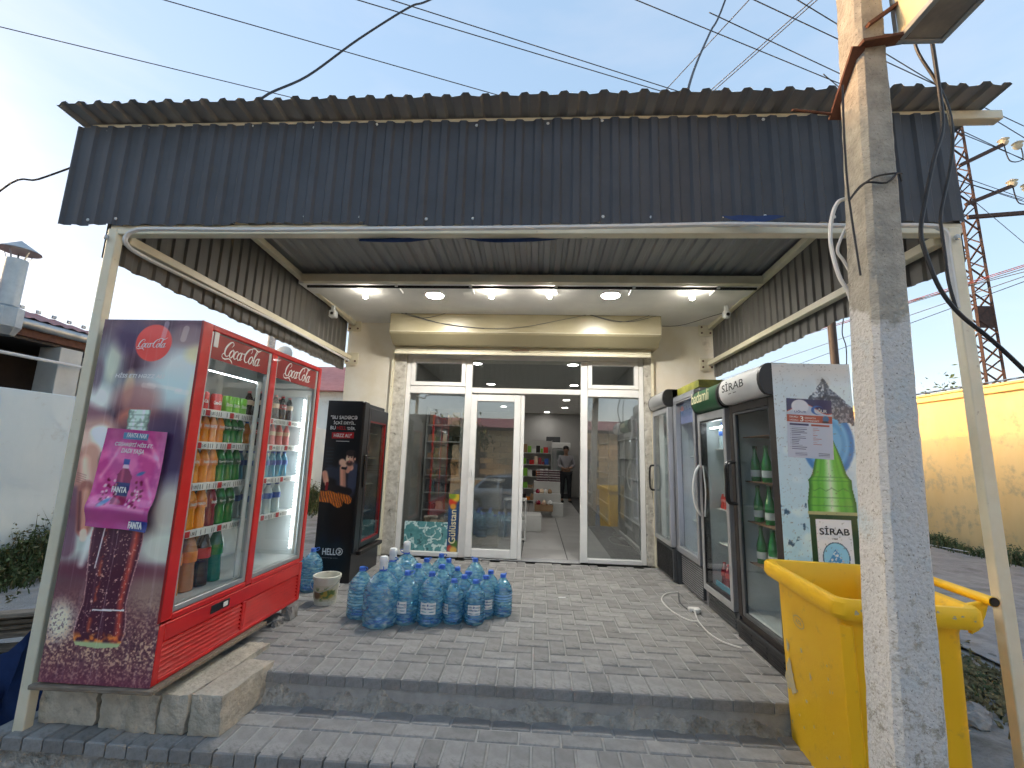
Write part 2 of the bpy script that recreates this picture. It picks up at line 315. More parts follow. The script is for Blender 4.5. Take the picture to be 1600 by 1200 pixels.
mat('mast_rust',(.045,.028,.024),.8,col2=(.10,.05,.035),vs=14)
mat('bin_yellow',(.88,.49,.006),.5,col2=(.90,.54,.010),vs=2.5,bump=.08,bs=90,dirt=((.66,.38,.04),.34,13))
mat('scuff',(.42,.37,.28),.8,col2=(.55,.45,.2),vs=40)
mat('cap_blue',(.05,.16,.60),.35,var=.1)
mat('white_label',(.78,.78,.76),.5,var=.03)
mat('ink',(.02,.02,.02),.6,var=0)
mat('ink_blue',(.02,.07,.25),.5,var=0); mat('ink_white',(.82,.82,.80),.45,var=0); mat('ink_red',(.55,.015,.02),.45,var=0); mat('ink_grey',(.25,.25,.25),.5,var=0)
mat('ink_cream',(.80,.72,.45),.4,var=0); mat('ink_green',(.01,.10,.035),.4,var=0)
mat('cable_white',(.70,.69,.66),.5,var=.05); mat('cable_black',(.012,.013,.016),.5); mat('wire_grey',(.06,.06,.065),.6); mat('wire_red',(.16,.04,.04),.6)
mat('tile',(.34,.335,.325),.28,col2=(.44,.43,.42),vs=1.3,rnd=.06,dirt=((.20,.195,.19),.35,2.5))
mat('grout',(.10,.10,.10),.9)
mat('shop_wall',(.50,.49,.47),.8,vs=2,var=.04)
mat('shelf_white',(.60,.60,.58),.45,var=.04)
mat('counter_wood',(.36,.33,.29),.5,col2=(.48,.45,.40),vs=3,stretch=(.6,6,14))
mat('yellow_wall',(.66,.47,.21),.85,col2=(.72,.54,.27),vs=1.2,bump=.5,bs=12,dirt=((.46,.37,.22),.40,3.2),stretch=(1,1,.35))
mat('coping',(.72,.55,.22),.7)
mat('white_wall',(.64,.74,.77),.8,col2=(.72,.80,.82),vs=1.6,bump=.4,bs=14,dirt=((.52,.57,.56),.34,2.6),stretch=(1,1,.4))
mat('red_roof',(.26,.085,.075),.5,col2=(.34,.13,.12),vs=4)
mat('zinc',(.34,.36,.37),.42,metal=.75,col2=(.46,.48,.48),vs=5)
mat('dark_wood',(.035,.026,.022),.7,var=.2)
mat('house_wall',(.56,.56,.52),.85,vs=2)
mat('stone_block',(.58,.44,.24),.9,col2=(.68,.54,.34),vs=6,bump=.7,bs=40,rnd=.2,dist=.01)
mat('blue_tarp',(.008,.03,.12),.7,col2=(.012,.045,.17),vs=8,bump=.5,bs=10,dist=.02)
mat('rock',(.16,.155,.15),.85,col2=(.34,.33,.31),vs=7,bump=.9,bs=22,dist=.02,rnd=.25)
mat('leaf',(.045,.075,.022),.7,col2=(.10,.13,.045),vs=3,rnd=.45); mat('leaf_dry',(.14,.12,.055),.8,col2=(.22,.19,.09),rnd=.3); mat('bark',(.09,.065,.045),.9,bump=.6)
mat('car_silver',(.42,.43,.44),.25,metal=.6,coat=.6,var=.03); mat('car_glass',(.01,.012,.014),.05,spec=.8)
mat('lamp',(.9,.9,.85),.5,emit=(1,.97,.91),es=70); mat('bulb',(.9,.9,.85),.5,emit=(1,.93,.80),es=14); mat('led',(.9,.9,.9),.5,emit=(.92,.97,1),es=3.2)
mat('room_lamp',(.9,.9,.9),.5,emit=(1,.97,.92),es=8.5)
mat('porcelain',(.70,.66,.52),.2,coat=.5)
glassmat('pane_glass',(.88,.91,.91),4.8); glassmat('cooler_glass',(.95,.98,.98),1.0); glassmat('clear_glass',(.97,.97,.97),1.2)
printmat('print'); printmat('print_gloss',.18,.8); printmat('print_mat',.6,0)
petmat('pet_blue',(.36,.84,1.0),.46); petmat('pet_water',(.62,.80,.88),.15); petmat('pet_clear',(.50,.78,.95),.18)
# corrugated sheet: dark blue-grey coat outside, grey-brown primer on the back face
def sheetmat(name,front,back,rf):
    m=mat(name,front,rf,var=.14,vs=3,dirt=(tuple(c*.6+.03 for c in front),.34,4)); N=m.node_tree.nodes; L=m.node_tree.links; b=N['Principled BSDF']; s=b.inputs['Base Color'].links[0].from_socket
    g=N.new('ShaderNodeNewGeometry'); n=N.new('ShaderNodeTexNoise'); n.inputs['Scale'].default_value=3; t=N.new('ShaderNodeTexCoord'); mp=N.new('ShaderNodeMapping'); mp.inputs['Scale'].default_value=(3,.4,.4); L.new(t.outputs['Object'],mp.inputs[0]); L.new(mp.outputs[0],n.inputs['Vector'])
    r=N.new('ShaderNodeValToRGB'); r.color_ramp.elements[0].color=(*[c*.9 for c in back],1); r.color_ramp.elements[1].color=(*[c*1.1 for c in back],1); r.color_ramp.elements[0].position=.3; r.color_ramp.elements[1].position=.7; L.new(n.outputs[0],r.inputs[0])
    x=N.new('ShaderNodeMixRGB'); L.new(g.outputs['Backfacing'],x.inputs[0]); L.new(s,x.inputs[1]); L.new(r.outputs[0],x.inputs[2]); L.new(x.outputs[0],b.inputs['Base Color'])
    return m
sheetmat('sheet',(.052,.058,.070),(.125,.12,.108),.58)
sheetmat('roof_sheet',(.07,.075,.08),(.30,.30,.295),.5)
# ---------------- ground ----------------
def gz(x,y):
    z=-.34
    if y<.6: z-=min(.45,(.6-y)*.16)
    z+=.012*math.sin(x*2.1+y*1.3)+.008*math.sin(x*5.3-y*4.1)
    return z
def ground():
    a=[-400,-200,-90,-45,-25,-16]+[-12+.25*i for i in range(105)]+[15,20,30,50,90,200,400]
    xs=a; ys=[-400,-200,-90,-45,-25,-18]+[-14+.25*i for i in range(121)]+[18,22,30,50,90,200,400]
    nx=len(xs); v=[]; f=[]
    rr=np.random.RandomState(2)
    for y in ys:
        for x in xs:
            z=gz(x,y)
            if abs(x)<13 and abs(y)<14: z+=rr.uniform(-.012,.012)
            if -3.0<x<2.6 and 2.45<y<15.6: z=-.42
            v.append((x,y,z))
    for j in range(len(ys)-1):
        for i in range(nx-1):
            k=j*nx+i; f.append((k,k+1,k+nx+1,k+nx))
    me=bpy.data.meshes.new('ground'); me.from_pydata(v,[],f); me.materials.append(M['ground'])
    me.polygons.foreach_set('use_smooth',[True]*len(me.polygons))
    o=link('ground',me); tag(o,kind='structure')
ground()
def lane(name,x0,x1,y0,y1,m,dz):
    mb=MB(); nx=int((x1-x0)/.5); ny=int((y1-y0)/.5); b=0
    for j in range(ny+1):
        for i in range(nx+1):
            x=x0+(x1-x0)*i/nx; y=y0+(y1-y0)*j/ny; mb.v.append((x,y,gz(x,y)+dz))
    for j in range(ny):
        for i in range(nx):
            k=j*(nx+1)+i; mb.face(k,k+1,k+nx+2,k+nx+1)
    tag(mb.build(name,M[m],smooth=True,fix=False),kind='structure')
lane('gravel_lane',3.9,8.3,1.2,34,'lane',.030)
lane('gravel_yard',-5.9,-3.2,3.3,22,'lane',.030)
# ---------------- paved platform and step ----------------
def paver_mesh(name,lx,ly,t=.06):
    g=.0045; b=.006; m=MB(); hx_,hy=lx/2-g,ly/2-g
    R4=lambda a,c,z:[(-a,-c,z),(a,-c,z),(a,c,z),(-a,c,z)]
    m.rings([R4(hx_,hy,-t),R4(hx_,hy,-b),R4(hx_-b,hy-b,0)],cap0=False)
    return m
C_=.11
PM={}
for k,(a,b) in {'h':(2*C_,C_),'v':(C_,2*C_)}.items(): PM[k]=paver_mesh('paver',a,b).mesh('paver',M['paver'])
def lay(parent,cells,zt,maxn=300):
    cells=sorted(cells,key=lambda c:(c[0]**2+c[1]**2)); rr=random.Random(3)
    rest=MB()
    for i,(x,y,k) in enumerate(cells):
        z=zt+rr.uniform(-.0022,.0022); a=rr.uniform(-.012,.012)
        if i<maxn:
            o=link('paver',PM[k],parent); o.location=(x,y,z); o.rotation_euler=(rr.uniform(-.008,.008),rr.uniform(-.008,.008),a)
        else:
            lx,ly=(2*C_,C_) if k=='h' else (C_,2*C_); q=paver_mesh('',lx,ly); n=len(rest.v)
            rest.v+=[(p[0]+x,p[1]+y,p[2]+z) for p in q.v]; rest.f+=[tuple(n+j for j in f) for f in q.f]; rest.m+=q.m
    if rest.v: tag(rest.build('pavers',M['paver'],parent),kind='stuff')
def rough_face(name,x0,x1,y,z0,z1,parent,amp=.026,seed=1,bulge=.02):
    nx=int((x1-x0)/.012); nz=9; rr=np.random.RandomState(seed); m=MB()
    X,Zt=np.meshgrid(np.linspace(x0,x1,nx+1),np.linspace(0,1,nz+1)); nn=vnoise(X+9,Zt*.16,11,seed,5)
    for j in range(nz+1):
        for i in range(nx+1):
            t=j/nz; z=z0+(z1-z0)*t; fl=bulge*(1-t)**2*2.4
            m.v.append((X[j,i],y-fl-(nn[j,i]-.5)*amp*3+rr.uniform(-.0025,.0025),z))
    for j in range(nz):
        for i in range(nx):
            k=j*(nx+1)+i; m.face(k,k+1,k+nx+2,k+nx+1)
    return m.build(name,M['mortar'],parent,smooth=True,fix=False)
YF=2.735
pf=MB(); pf.box(-2.62,2.30,YF+.012,5.66,-.42,-.007); plat=pf.build('platform',M['sand']); tag(plat,kind='structure')
cells=[]; i0=-20
for i in range(-24,22):
    for j in range(0,30):
        t=(i-j)%4; x=i*C_; y=YF+2*C_+.002+j*C_
        if y>5.70: continue
        if t==0: cells.append((x+C_,y+C_/2,'h'))
        if t==2: cells.append((x+C_/2,y if j>0 else y,'v')) if j>0 else None
cells=[c for c in cells if -2.15<c[0]<1.95 and c[1]<5.68 and (c[2]=='h' or c[1]>YF+2*C_+.1)]
# cut pieces that fill the ragged edge behind the soldier course
for i in range(-20,18):
    if (i-0)%4==2: pass
for i in range(-20,17): cells.append((i*C_+C_/2+.01,YF+C_,'v'))
lay(plat,cells,0.)
fill=MB()
for i in range(-20,18):
    if i%4==2: fill.box(i*C_+.0045,(i+1)*C_-.0045,YF+2*C_+.007,YF+3*C_-.003,-.05,0)
tag(fill.build('paver',M['paver'],plat,bevel=.004),kind='stuff')
rough_face('riser',-2.6,2.2,YF+.03,-.18,-.052,plat,seed=4,bulge=.035)
st=MB(); st.box(-2.72,2.2,2.33,2.745,-.42,-.167); step=st.build('step',M['sand']); tag(step,kind='structure')
sc=[]
for i in range(-13,10):
    sc.append((i*2*C_+C_,2.76-C_/2-.03,'h')); sc.append((i*2*C_+.4*C_,2.76-1.5*C_-.03,'h'))
for i in range(-25,20): sc.append((i*C_+C_/2,2.76-3*C_-.03,'v'))
sc=[c for c in sc if c[0]>-2.74]
lay(step,sc,-.16)
rough_face('riser',-2.74,2.2,2.32,-.46,-.215,step,amp=.03,seed=9,bulge=.06)
# ---------------- corrugated canopy ----------------
def corr(u0,u1,depth,pitch=.113,ph=0.):
    """trapezoid rib profile between u0 and u1: list of (u, offset)"""
    out=[]; a=.034;s=.014; k=math.floor((u0-ph)/pitch)-1
    pts=[]
    while k*pitch+ph<u1+pitch:
        b=k*pitch+ph; pts+=[(b,0),(b+pitch-a-2*s,0),(b+pitch-a-s,depth),(b+pitch-s,depth)]; k+=1
    def at(u):
        for (p,q),(r,t) in zip(pts,pts[1:]):
            if p<=u<=r: return q+(t-q)*(u-p)/max(1e-6,r-p)
        return 0
    return [(u0,at(u0))]+[p for p in pts if u0<p[0]<u1]+[(u1,at(u1))]
CA=(-2.585,2.352,-.34)
canopy=thing('shop_canopy','dark blue corrugated metal canopy on two cream posts over the shop entrance','canopy',CA)
K=dict(parent=canopy,world=True)
def sheet(name,prof,fa,fb,m,steps=1):
    mb=MB(); n=len(prof)
    for j in range(steps+1):
        for u,d in prof:
            a=Vector(fa(u,d)); b=Vector(fb(u,d)); mb.v.append(tuple(a.lerp(b,j/steps)))
    for j in range(steps):
        for i in range(n-1): mb.face(j*n+i,j*n+i+1,(j+1)*n+i+1,(j+1)*n+i)
    o=mb.build(name,M[m],fix=False,**K); return o
TOP,BOT=3.302,2.615
cuts=[-2.962,-1.84,-1.045,-.02,1.10,2.275]
for i,(a,b) in enumerate(zip(cuts,cuts[1:])):
    fy=2.335-(.004 if i%2 else 0)
    zb=BOT+.01*math.sin(i*2.1); k=1+.006*(i==4)
    b2=b+.012
    sheet('cladding_sheet',corr(a,b2,.014),lambda u,d:(u+(.012 if u>2.2 else 0),fy-d,zb+.004*math.sin(u*23)),lambda u,d:(u,fy-d,TOP-.012+.003*math.sin(u*17)),'sheet')
ZR=lambda y:3.345-.068*(y-2.33)
rc=[-2.99,-1.6,-.02,1.02,1.9,2.50]
for i,(a,b) in enumerate(zip(rc,rc[1:])):
    dz=.003*(i%2); yf=2.20+.010*math.sin(i*3)
    # coated side up: vertices run so that the face normal looks at the sky
    sheet('roofing_sheet',corr(a,b+.01,.020,.113,.03),lambda u,d:(u,yf+.006*math.sin(u*31),ZR(yf)+d+dz-.014),lambda u,d:(u,5.75,ZR(5.75)+d+dz-.014),'roof_sheet',3)
for sx,X in((-1,-2.655),(1,2.275)):
    for a,b in((2.35,3.5),(3.5,4.65),(4.65,5.70)):
        pr=corr(a,b+.005,.013)
        if sx>0: sheet('side_sheet',pr,lambda u,d:(X+d,u,2.40-.03*(u-2.35)/3+.006*math.sin(u*19)),lambda u,d:(X+d,u,ZR(u)),'sheet')
        else: sheet('side_sheet',pr,lambda u,d:(X-d,u,ZR(u)),lambda u,d:(X-d,u,2.41-.03*(u-2.35)/3+.006*math.sin(u*19)),'sheet')
# posts: box section, slight lean as in the photo
def boxpart(name,b,m='cream_metal',bv=.004,par=None,w=True):
    o=MB(); 
    for q in (b if isinstance(b,list) else [b]): o.box(*q)
    return o.build(name,M[m],par or canopy,bevel=bv,world=w)
for x,zb in((-2.618,-.36),(2.244,-.36)):
    mb=MB(); mb.bar((x,2.365,zb),(x,2.365,2.60),.062,.05,(0,1,0)); mb.build('post',M['cream_metal'],bevel=.006,seg=2,**K)
    bo=MB(); bo.lathe([(.016,0),(.016,.008),(.008,.012)],(0,0,0),10); o=bo.build('bolt',M['zinc'],canopy); o.rotation_euler=(R(90),0,0); o.location=(x-CA[0]-.01,2.325-CA[1],2.53-CA[2])
boxpart('front_beam',(-2.64,2.29,2.345,2.405,2.565,2.625))
boxpart('front_beam',(-2.9,2.60,2.345,2.405,3.266,3.322))
for x in(-2.60,2.215):
    boxpart('side_beam',(x-.02,x+.04,2.41,5.70,2.53,2.585))
    mb=MB(); mb.bar((x+.03,2.40,ZR(2.4)-.095),(x+.03,5.70,ZR(5.7)-.075),.06,.06); mb.build('side_beam',M['cream_metal'],bevel=.004,**K)
mb=MB(); mb.box(-2.54,2.22,4.26,4.33,3.06,3.145); mb.build('cross_beam',M['cream_metal'],bevel=.004,**K)
for x in(-1.55,-.75,.15,.95,1.8):
    boxpart('bracket',(x,x+.03,4.34,4.56,3.04,3.065),'white_paint',.002)
# bolted end plates on the wall
for x0 in(-2.66,2.10):
    for z0 in(2.93,2.47):
        p=boxpart('end_plate',(x0,x0+.19,5.715,5.728,z0,z0+.16))
        for dx,dz in((.04,.04),(.15,.04),(.04,.12)):
            b=MB(); b.lathe([(.013,0),(.013,.01)],(0,0,0),6); o=b.build('bolt',M['rust'],canopy); o.rotation_euler=(R(90),0,0); o.location=(x0+dx-CA[0],5.714-CA[1],z0+dz-CA[2])
# roofing screws
scm=MB(); scm.lathe([(.010,0),(.010,.003),(.006,.006)],(0,0,0),6); sme=scm.mesh('screw',M['white_paint'])
rr=random.Random(4)
for x in [-2.75,-2.55,-2.2,-1.78,-1.45,-1.05,-.72,-.4,.02,.3,.62,1.05,1.3,1.62,1.95]:
    for z in(2.66,3.27):
        o=link('screw',sme,canopy); o.rotation_euler=(R(90),0,0); o.location=(x+rr.uniform(-.06,.06)-CA[0],2.333-CA[1],z+rr.uniform(-.012,.012)-CA[2])
# ---------------- shop building ----------------
D=5.774
SB=(0,D,0)
shop=thing('shop_building','single-storey shop with cream plaster front, white soffit and cream roller shutter box','building',SB)
K=dict(parent=shop,world=True)
def sp(name,bs,m,bv=0,lab=None):
    mb=MB(); [mb.box(*b) for b in bs]; return mb.build(name,M[m],shop,bevel=bv,world=True,label=lab)
sp('wall',[(-2.66,-1.985,D,15.3,-.4,3.30),(1.49,2.32,D,15.3,-.4,3.30),(-1.985,1.49,D,6.0,2.76,3.30),(-1.985,1.49,15.1,15.3,-.4,3.30)],'plaster')
sp('soffit',[(-2.62,2.235,4.36,D+.0,3.075,3.16)],'soffit_white')
sp('roof_slab',[(-2.70,2.36,4.40,15.4,3.32,3.42)],'house_wall')

mb=MB(); mb.tube([(-2.52,4.37,3.045),(2.2,4.37,3.05)],.015,10); mb.build('conduit_pipe',M['rubber'],smooth=True,**K)
sp('jamb',[(-1.985,-1.805,D-.015,D+.16,0,2.76)],'jamb',.008); sp('jamb',[(1.39,1.49,D-.015,D+.16,0,2.76)],'jamb',.008)
sp('shutter_rail',[(-2.0,-1.965,D-.06,D-.017,0,2.68)],'cream_metal',.003); sp('shutter_rail',[(1.475,1.51,D-.06,D-.017,0,2.68)],'cream_metal',.003)
# roller shutter box with angled lower front
prof=[(D-.005,3.09),(5.36,3.09),(5.34,3.07),(5.34,2.84),(5.355,2.81),(5.50,2.70),(D-.005,2.70)]
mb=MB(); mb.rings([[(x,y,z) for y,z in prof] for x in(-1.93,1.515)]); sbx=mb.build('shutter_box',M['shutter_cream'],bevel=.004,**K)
mb=MB(); mb.box(-1.925,1.51,5.336,5.341,2.832,2.838); mb.build('seam',M['cream_metal'],**K)
sp('shutter_slat',[(-1.93,1.45,5.60,5.64,2.645,2.70)],'cream_metal',.006); sp('shutter_slat',[(-1.93,1.45,5.60,5.625,2.600,2.642)],'cream_metal',.006)
mb=MB(); mb.tube(crom([(-.35,5.595,2.665),(-.34,5.575,2.66),(-.15,5.575,2.66),(-.14,5.595,2.665)],3),.006,6); mb.build('shutter_handle',M['rust'],smooth=True,**K)
for pts in ([(-1.8,5.335,3.08),(-1.3,5.33,2.95),(-.7,5.33,2.885),(-.25,5.33,2.90),(.25,5.33,3.0),(.62,5.335,3.085)],[(.62,5.335,3.085),(.9,5.33,3.01),(1.15,5.33,2.995),(1.45,5.335,3.07)],[(.62,5.335,3.08),(.95,5.33,2.99),(1.2,5.33,3.02),(1.4,5.335,3.09)],[(-1.8,5.335,3.08),(-1.5,5.33,3.01),(-1.2,5.335,3.08)],[(-1.75,5.335,3.08),(-1.2,5.33,2.93),(-.7,5.33,2.88)]):
    mb=MB(); mb.tube(crom(pts,5),.0035,5); mb.build('shutter_cable',M['dark_grey'],**K)
mb=MB(); mb.tube(crom([(1.45,5.7,3.06),(1.8,5.6,3.03),(2.1,5.3,3.06),(2.2,5.2,3.07)],4),.004,5); mb.build('shutter_cable',M['dark_grey'],**K)
# ---- glazed front: white uPVC frame, panes, door leaf
FX0,FX1=-1.803,1.388; ZT=2.64; F0,F1=D+.02,D+.09
m1=(-.985,-.895); m2=(.565,.655)
front=thing('glazed_shopfront','white plastic framed glass shopfront with open doorway in the middle','shopfront',(-.2,D,0))
K=dict(parent=front,world=True)
def fp(name,bs,m='upvc',bv=.005,lab=None):
    mb=MB(); [mb.box(*b) for b in bs]; return mb.build(name,M[m],front,bevel=bv,world=True,label=lab)
fp('frame_member',[(FX0,FX0+.06,F0,F1,0,ZT)]); fp('frame_member',[(FX1-.06,FX1,F0,F1,0,ZT)])
fp('frame_member',[(m1[0],m1[1],F0,F1,0,ZT-.065)]); fp('frame_member',[(m2[0],m2[1],F0,F1,0,ZT-.065)])
fp('frame_member',[(FX0+.06,FX1-.06,F0,F1,ZT-.06,ZT)])
[fp('transom',[q_]) for q_ in ((FX0+.062,m1[0]-.002,F0,F1,2.10,2.20),(m1[1]+.002,m2[0]-.002,F0,F1,2.12,2.19),(m2[1]+.002,FX1-.062,F0,F1,2.10,2.20))]
fp('sill',[(FX0+.062,m1[0]-.002,F0-.012,F1,0.0,.055)]); fp('sill',[(m2[1]+.002,FX1-.062,F0-.012,F1,0.0,.055)])
def sash(x0,x1,z0,z1,w,name='sash'):
    s=fp(name,[(x0,x0+w,F0-.012,F1-.02,z0,z1),(x1-w,x1,F0-.012,F1-.02,z0,z1),(x0+w,x1-w,F0-.012,F1-.02,z0,z0+w),(x0+w,x1-w,F0-.012,F1-.02,z1-w,z1)]); return s
def pane(x0,x1,z0,z1,y=D+.05,name='pane'): return fp(name,[(x0,x1,y,y+.006,z0,z1)],'pane_glass',0)
sash(FX0+.064,m1[0]-.004,2.204,ZT-.064,.055); pane(FX0+.12,m1[0]-.06,2.26,ZT-.12)
sash(m2[1]+.004,FX1-.064,2.204,ZT-.064,.055); pane(m2[1]+.06,FX1-.12,2.26,ZT-.12)
pane(m1[1]+.001,m2[0]-.001,2.191,ZT-.062)
pane(FX0+.061,m1[0]-.001,.056,2.099); pane(m2[1]+.001,FX1-.061,.056,2.099)
# door leaf, closed, with its glass and hinge side
leaf=thing('x','','',(0,0,0)); bpy.data.objects.remove(leaf)
mb=MB(); x0,x1=-.89,-.225; y0,y1=D-.035,D+.03
for b in((x0,x0+.085,y0,y1,.02,2.09),(x1-.085,x1,y0,y1,.02,2.09),(x0+.086,x1-.086,y0,y1,.02,.125),(x0+.086,x1-.086,y0,y1,2.0,2.09)): mb.box(*b)
dl=mb.build('door_leaf',M['upvc'],bevel=.006,**K)
mb=MB(); mb.box(x0+.085,x1-.085,D-.008,D-.002,.125,2.0); o=mb.build('pane',M['pane_glass'],dl)
fp('door_stile',[(x1+.002,x1+.05,D-.025,D+.05,.01,2.09)])
fp('threshold',[(m1[1],m2[0],D-.03,D+.12,-.004,.008)],'alu',.002)
mb=MB(); mb.tube([(x0+.04,D-.06,1.0),(x0+.04,D-.06,1.12)],.009,8); mb.box(x0+.033,x0+.047,D-.06,D-.035,1.05,1.07); mb.build('handle',M['upvc'],**K)
# posters inside the left pane
def frost(X,Y):
    n=vnoise(X,Y,9,3); n2=vnoise(X+3,Y+n*.1,22,8); base=np.stack([60+70*n2,120+70*n2,125+65*n2],-1)
    base=mixc(base,np.clip((np.abs(n-.5)<.045)*1.0,0,1),(205,228,225)); return mixc(base,np.clip((n2-.62)*6,0,1)*.8,(20,60,70))
paint('window_poster',frost,.60,.36,90,54,front,(-1.70+.2,.047,.06),(1,0,0),(0,0,1),M['print'])
def fruit(X,Y):
    im=np.zeros(X.shape+(3,)); im[:]=(28,60,110); im=mixc(im,vnoise(X,Y,14,2)[...]*.5,(70,120,160))
    for cx,cy,r,c in((.05,.62,.06,(200,60,40)),(.10,.68,.06,(220,190,60)),(.04,.70,.05,(120,150,50)),(.06,.56,.04,(210,150,60)),(.05,.04,.05,(190,70,60)),(.10,.10,.05,(80,120,50)),(.09,.02,.05,(210,170,80))): im=mixc(im,ell(X,Y,cx,cy,r,r*.9,.3),c)
    return im
paint('window_banner',fruit,.135,.72,27,120,front,(-1.135+.2,.046,.06),(1,0,0),(0,0,1),M['print'])
text('Gülüstan',M['ink_cream'],front,(-1.03+.2,.0445,.16),(0,0,1),(-1,0,0),w=.42,h=.085,bold=.02)
# ---------------- display coolers ----------------
def bxs(name,bs,m,par,bv=.003,lab=None,smooth=False):
    mb=MB(); [mb.box(*b) for b in bs]; return mb.build(name,M[m] if isinstance(m,str) else m,par,bevel=bv,label=lab)
def cabinet(t,w,d,h,zb,m,liner='liner',wt=.045,ribs=True):
    """hollow insulated box, open to the front (-y)"""
    bxs('cabinet',[(0,wt,.03,d,zb,h),(w-wt,w,.03,d,zb,h),(wt,w-wt,d-wt,d,zb,h),(wt,w-wt,.03,d-wt,h-wt,h),(wt,w-wt,.03,d-wt,zb,zb+wt)],m,t,.004)
    e=.003; L=[(wt,wt+e,.04,d-wt,zb+wt,h-wt),(w-wt-e,w-wt,.04,d-wt,zb+wt,h-wt),(wt+e,w-wt-e,d-wt-e,d-wt,zb+wt,h-wt),(wt+e,w-wt-e,.04,d-wt-e,zb+wt,zb+wt+e),(wt+e,w-wt-e,.04,d-wt-e,h-wt-e,h-wt)]
    if ribs:
        z=zb+.12
        while z<h-.2: L.append((w*.3,w*.7,d-wt-.018,d-wt-e,z,z+.035)); z+=.07
    bxs('liner',L,liner,t,.002)
def doorframe(t,x0,x1,z0,z1,m,fw=(.05,.05),ft=(.05,.05),y=(0,.03),inner=None,glass='cooler_glass'):
    o=bxs('door',[(x0,x0+fw[0],y[0],y[1],z0,z1),(x1-fw[1],x1,y[0],y[1],z0,z1),(x0+fw[0],x1-fw[1],y[0],y[1],z0,z0+ft[0]),(x0+fw[0],x1-fw[1],y[0],y[1],z1-ft[1],z1)],m,t,.004)
    a,b,c,d_=x0+fw[0],x1-fw[1],z0+ft[0],z1-ft[1]
    if inner:
        g=.014; bxs('gasket',[(a,a+g,y[0]+.006,y[1],c,d_),(b-g,b,y[0]+.006,y[1],c,d_),(a+g,b-g,y[0]+.006,y[1],c,c+g),(a+g,b-g,y[0]+.006,y[1],d_-g,d_)],inner,o,.001)
    bxs('pane',[(a,b,y[0]+.012,y[0]+.017,c,d_)],glass,o,0)
    return o
def shelf(t,x0,x1,y0,y1,z,m='white_paint',rail=True):
    bxs('shelf',[(x0,x1,y0,y1,z-.008,z)],m,t,.001)
    if rail:
        r=bxs('price_rail',[(x0,x1,y0-.008,y0-.001,z-.032,z+.012)],'white_label',t,.001)
        mb=MB(); n=int((x1-x0)/.018)
        for i in range(n):
            if rr.random()<.82: x=x0+.008+i*.018; mb.box(x,x+.006,y0-.0095,y0-.008,z-.026,z+.002)
        mb.build('print',M['ink_grey'],r)
        for k in range(2):
            x=x0+(x1-x0)*(.15+.38*k+rr.uniform(0,.1)); bxs('price_tag',[(x,x+.035,y0-.011,y0-.0096,z-.028,z+.006)],'ink_red',r,0); bxs('price_tag',[(x+.037,x+.075,y0-.011,y0-.0096,z-.028,z+.006)],'white_label',r,0)
            text('%.2f'%rr.choice([.9,1.4,1.0,1.8]),M['ink'],r,(x+.04,y0-.0115,z-.02),(1,0,0),(0,0,1),w=.03,h=.018,bold=.02)
# ---- big red two-door cooler
CW,CD,CH=1.38,.60,1.905
coke=thing('drinks_cooler','big red two-door glass cooler full of soft drinks, standing on stone blocks at the left','cooler',(-1.90,2.29,.10),R(90),None)
cabinet(coke,CW,CD,CH,.30,'dark_grey',ribs=False)
bxs('plinth',[(0,CW,.028,CD,.0,.298)],'dark_grey',coke)
bxs('grille_panel',[(0,.04,0,.026,0,.29),(CW-.04,CW,0,.026,0,.29),(.04,CW-.04,0,.026,0,.025),(.04,CW-.04,0,.026,.20,.29),(.665,.70,0,.026,.025,.20)],'red_paint',coke,.005)
for i in range(7):
    z=.03+i*.0245
    for a,b in((.042,.663),(.702,CW-.042)):
        mb=MB(); mb.rings([[(x,.004,z),(x,.020,z+.017),(x,.023,z+.017),(x,.007,z-.002)] for x in(a,b)]); mb.build('louvre',M['red_paint'],coke)
bxs('grille_back',[(.04,CW-.04,.0262,.0278,.02,.21)],'black_plastic',coke,0)
bxs('thermostat',[(.36,.52,-.004,.0,.225,.272)],'black_plastic',coke,.002); bxs('switch',[(.46,.50,-.008,-.0045,.235,.262)],'white_label',coke,.002)
bxs('front_frame',[(0,.075,0,.03,.30,CH),(CW-.045,CW,0,.03,.30,CH),(.075,CW-.045,0,.03,CH-.035,CH),(.665,.725,0,.03,.30,CH-.035),(.075,.665,0,.03,.292,.325),(.725,CW-.045,0,.03,.292,.325)],'red_paint',coke,.005)
bxs('base_trim',[(0,.005,.0,.025,.291,.299)],'ink',coke,0)
for x0,x1 in((.078,.662),(.728,CW-.048)):
    d=doorframe(coke,x0,x1,.328,CH-.038,'alu',(.012,.03),(.03,.006),y=(.006,.03))
    hb=bxs('banner',[(x0+.012,x1-.03,.010,.016,CH-.195,CH-.045)],'red_dark',d,0)
    script_logo(M['ink_white'],d,(x0+.10,.0088,CH-.165),(1,0,0),(0,0,1),.36 if x0<.5 else .38)
    bxs('inner_rail',[(x1-.075,x1-.035,.034,.044,.37,CH-.25)],'white_paint',coke,.002)
bxs('sticker',[(.10,.135,.006,.0095,CH-.125,CH-.03)],'white_label',coke,0)
# LED strips beside the second door
for x in(1.235,1.275):
    mb=MB(); z=.42
    while z<1.62: mb.box(x,x+.012,.05,.053,z,z+.013); z+=.0245
    mb.build('led_strip',M['led'],coke)
bxs('led_tube',[(.1,.64,.055,.062,CH-.26,CH-.255)],'led',coke,0)
SH=[1.41,1.215,.975,.71]
for z in SH: shelf(coke,.05,.66,.085,.50,z); shelf(coke,.73,1.33,.085,.50,z)
bxs('floor_tray',[(.05,CW-.05,.05,.53,.346,.352)],'shelf_white',coke,0)
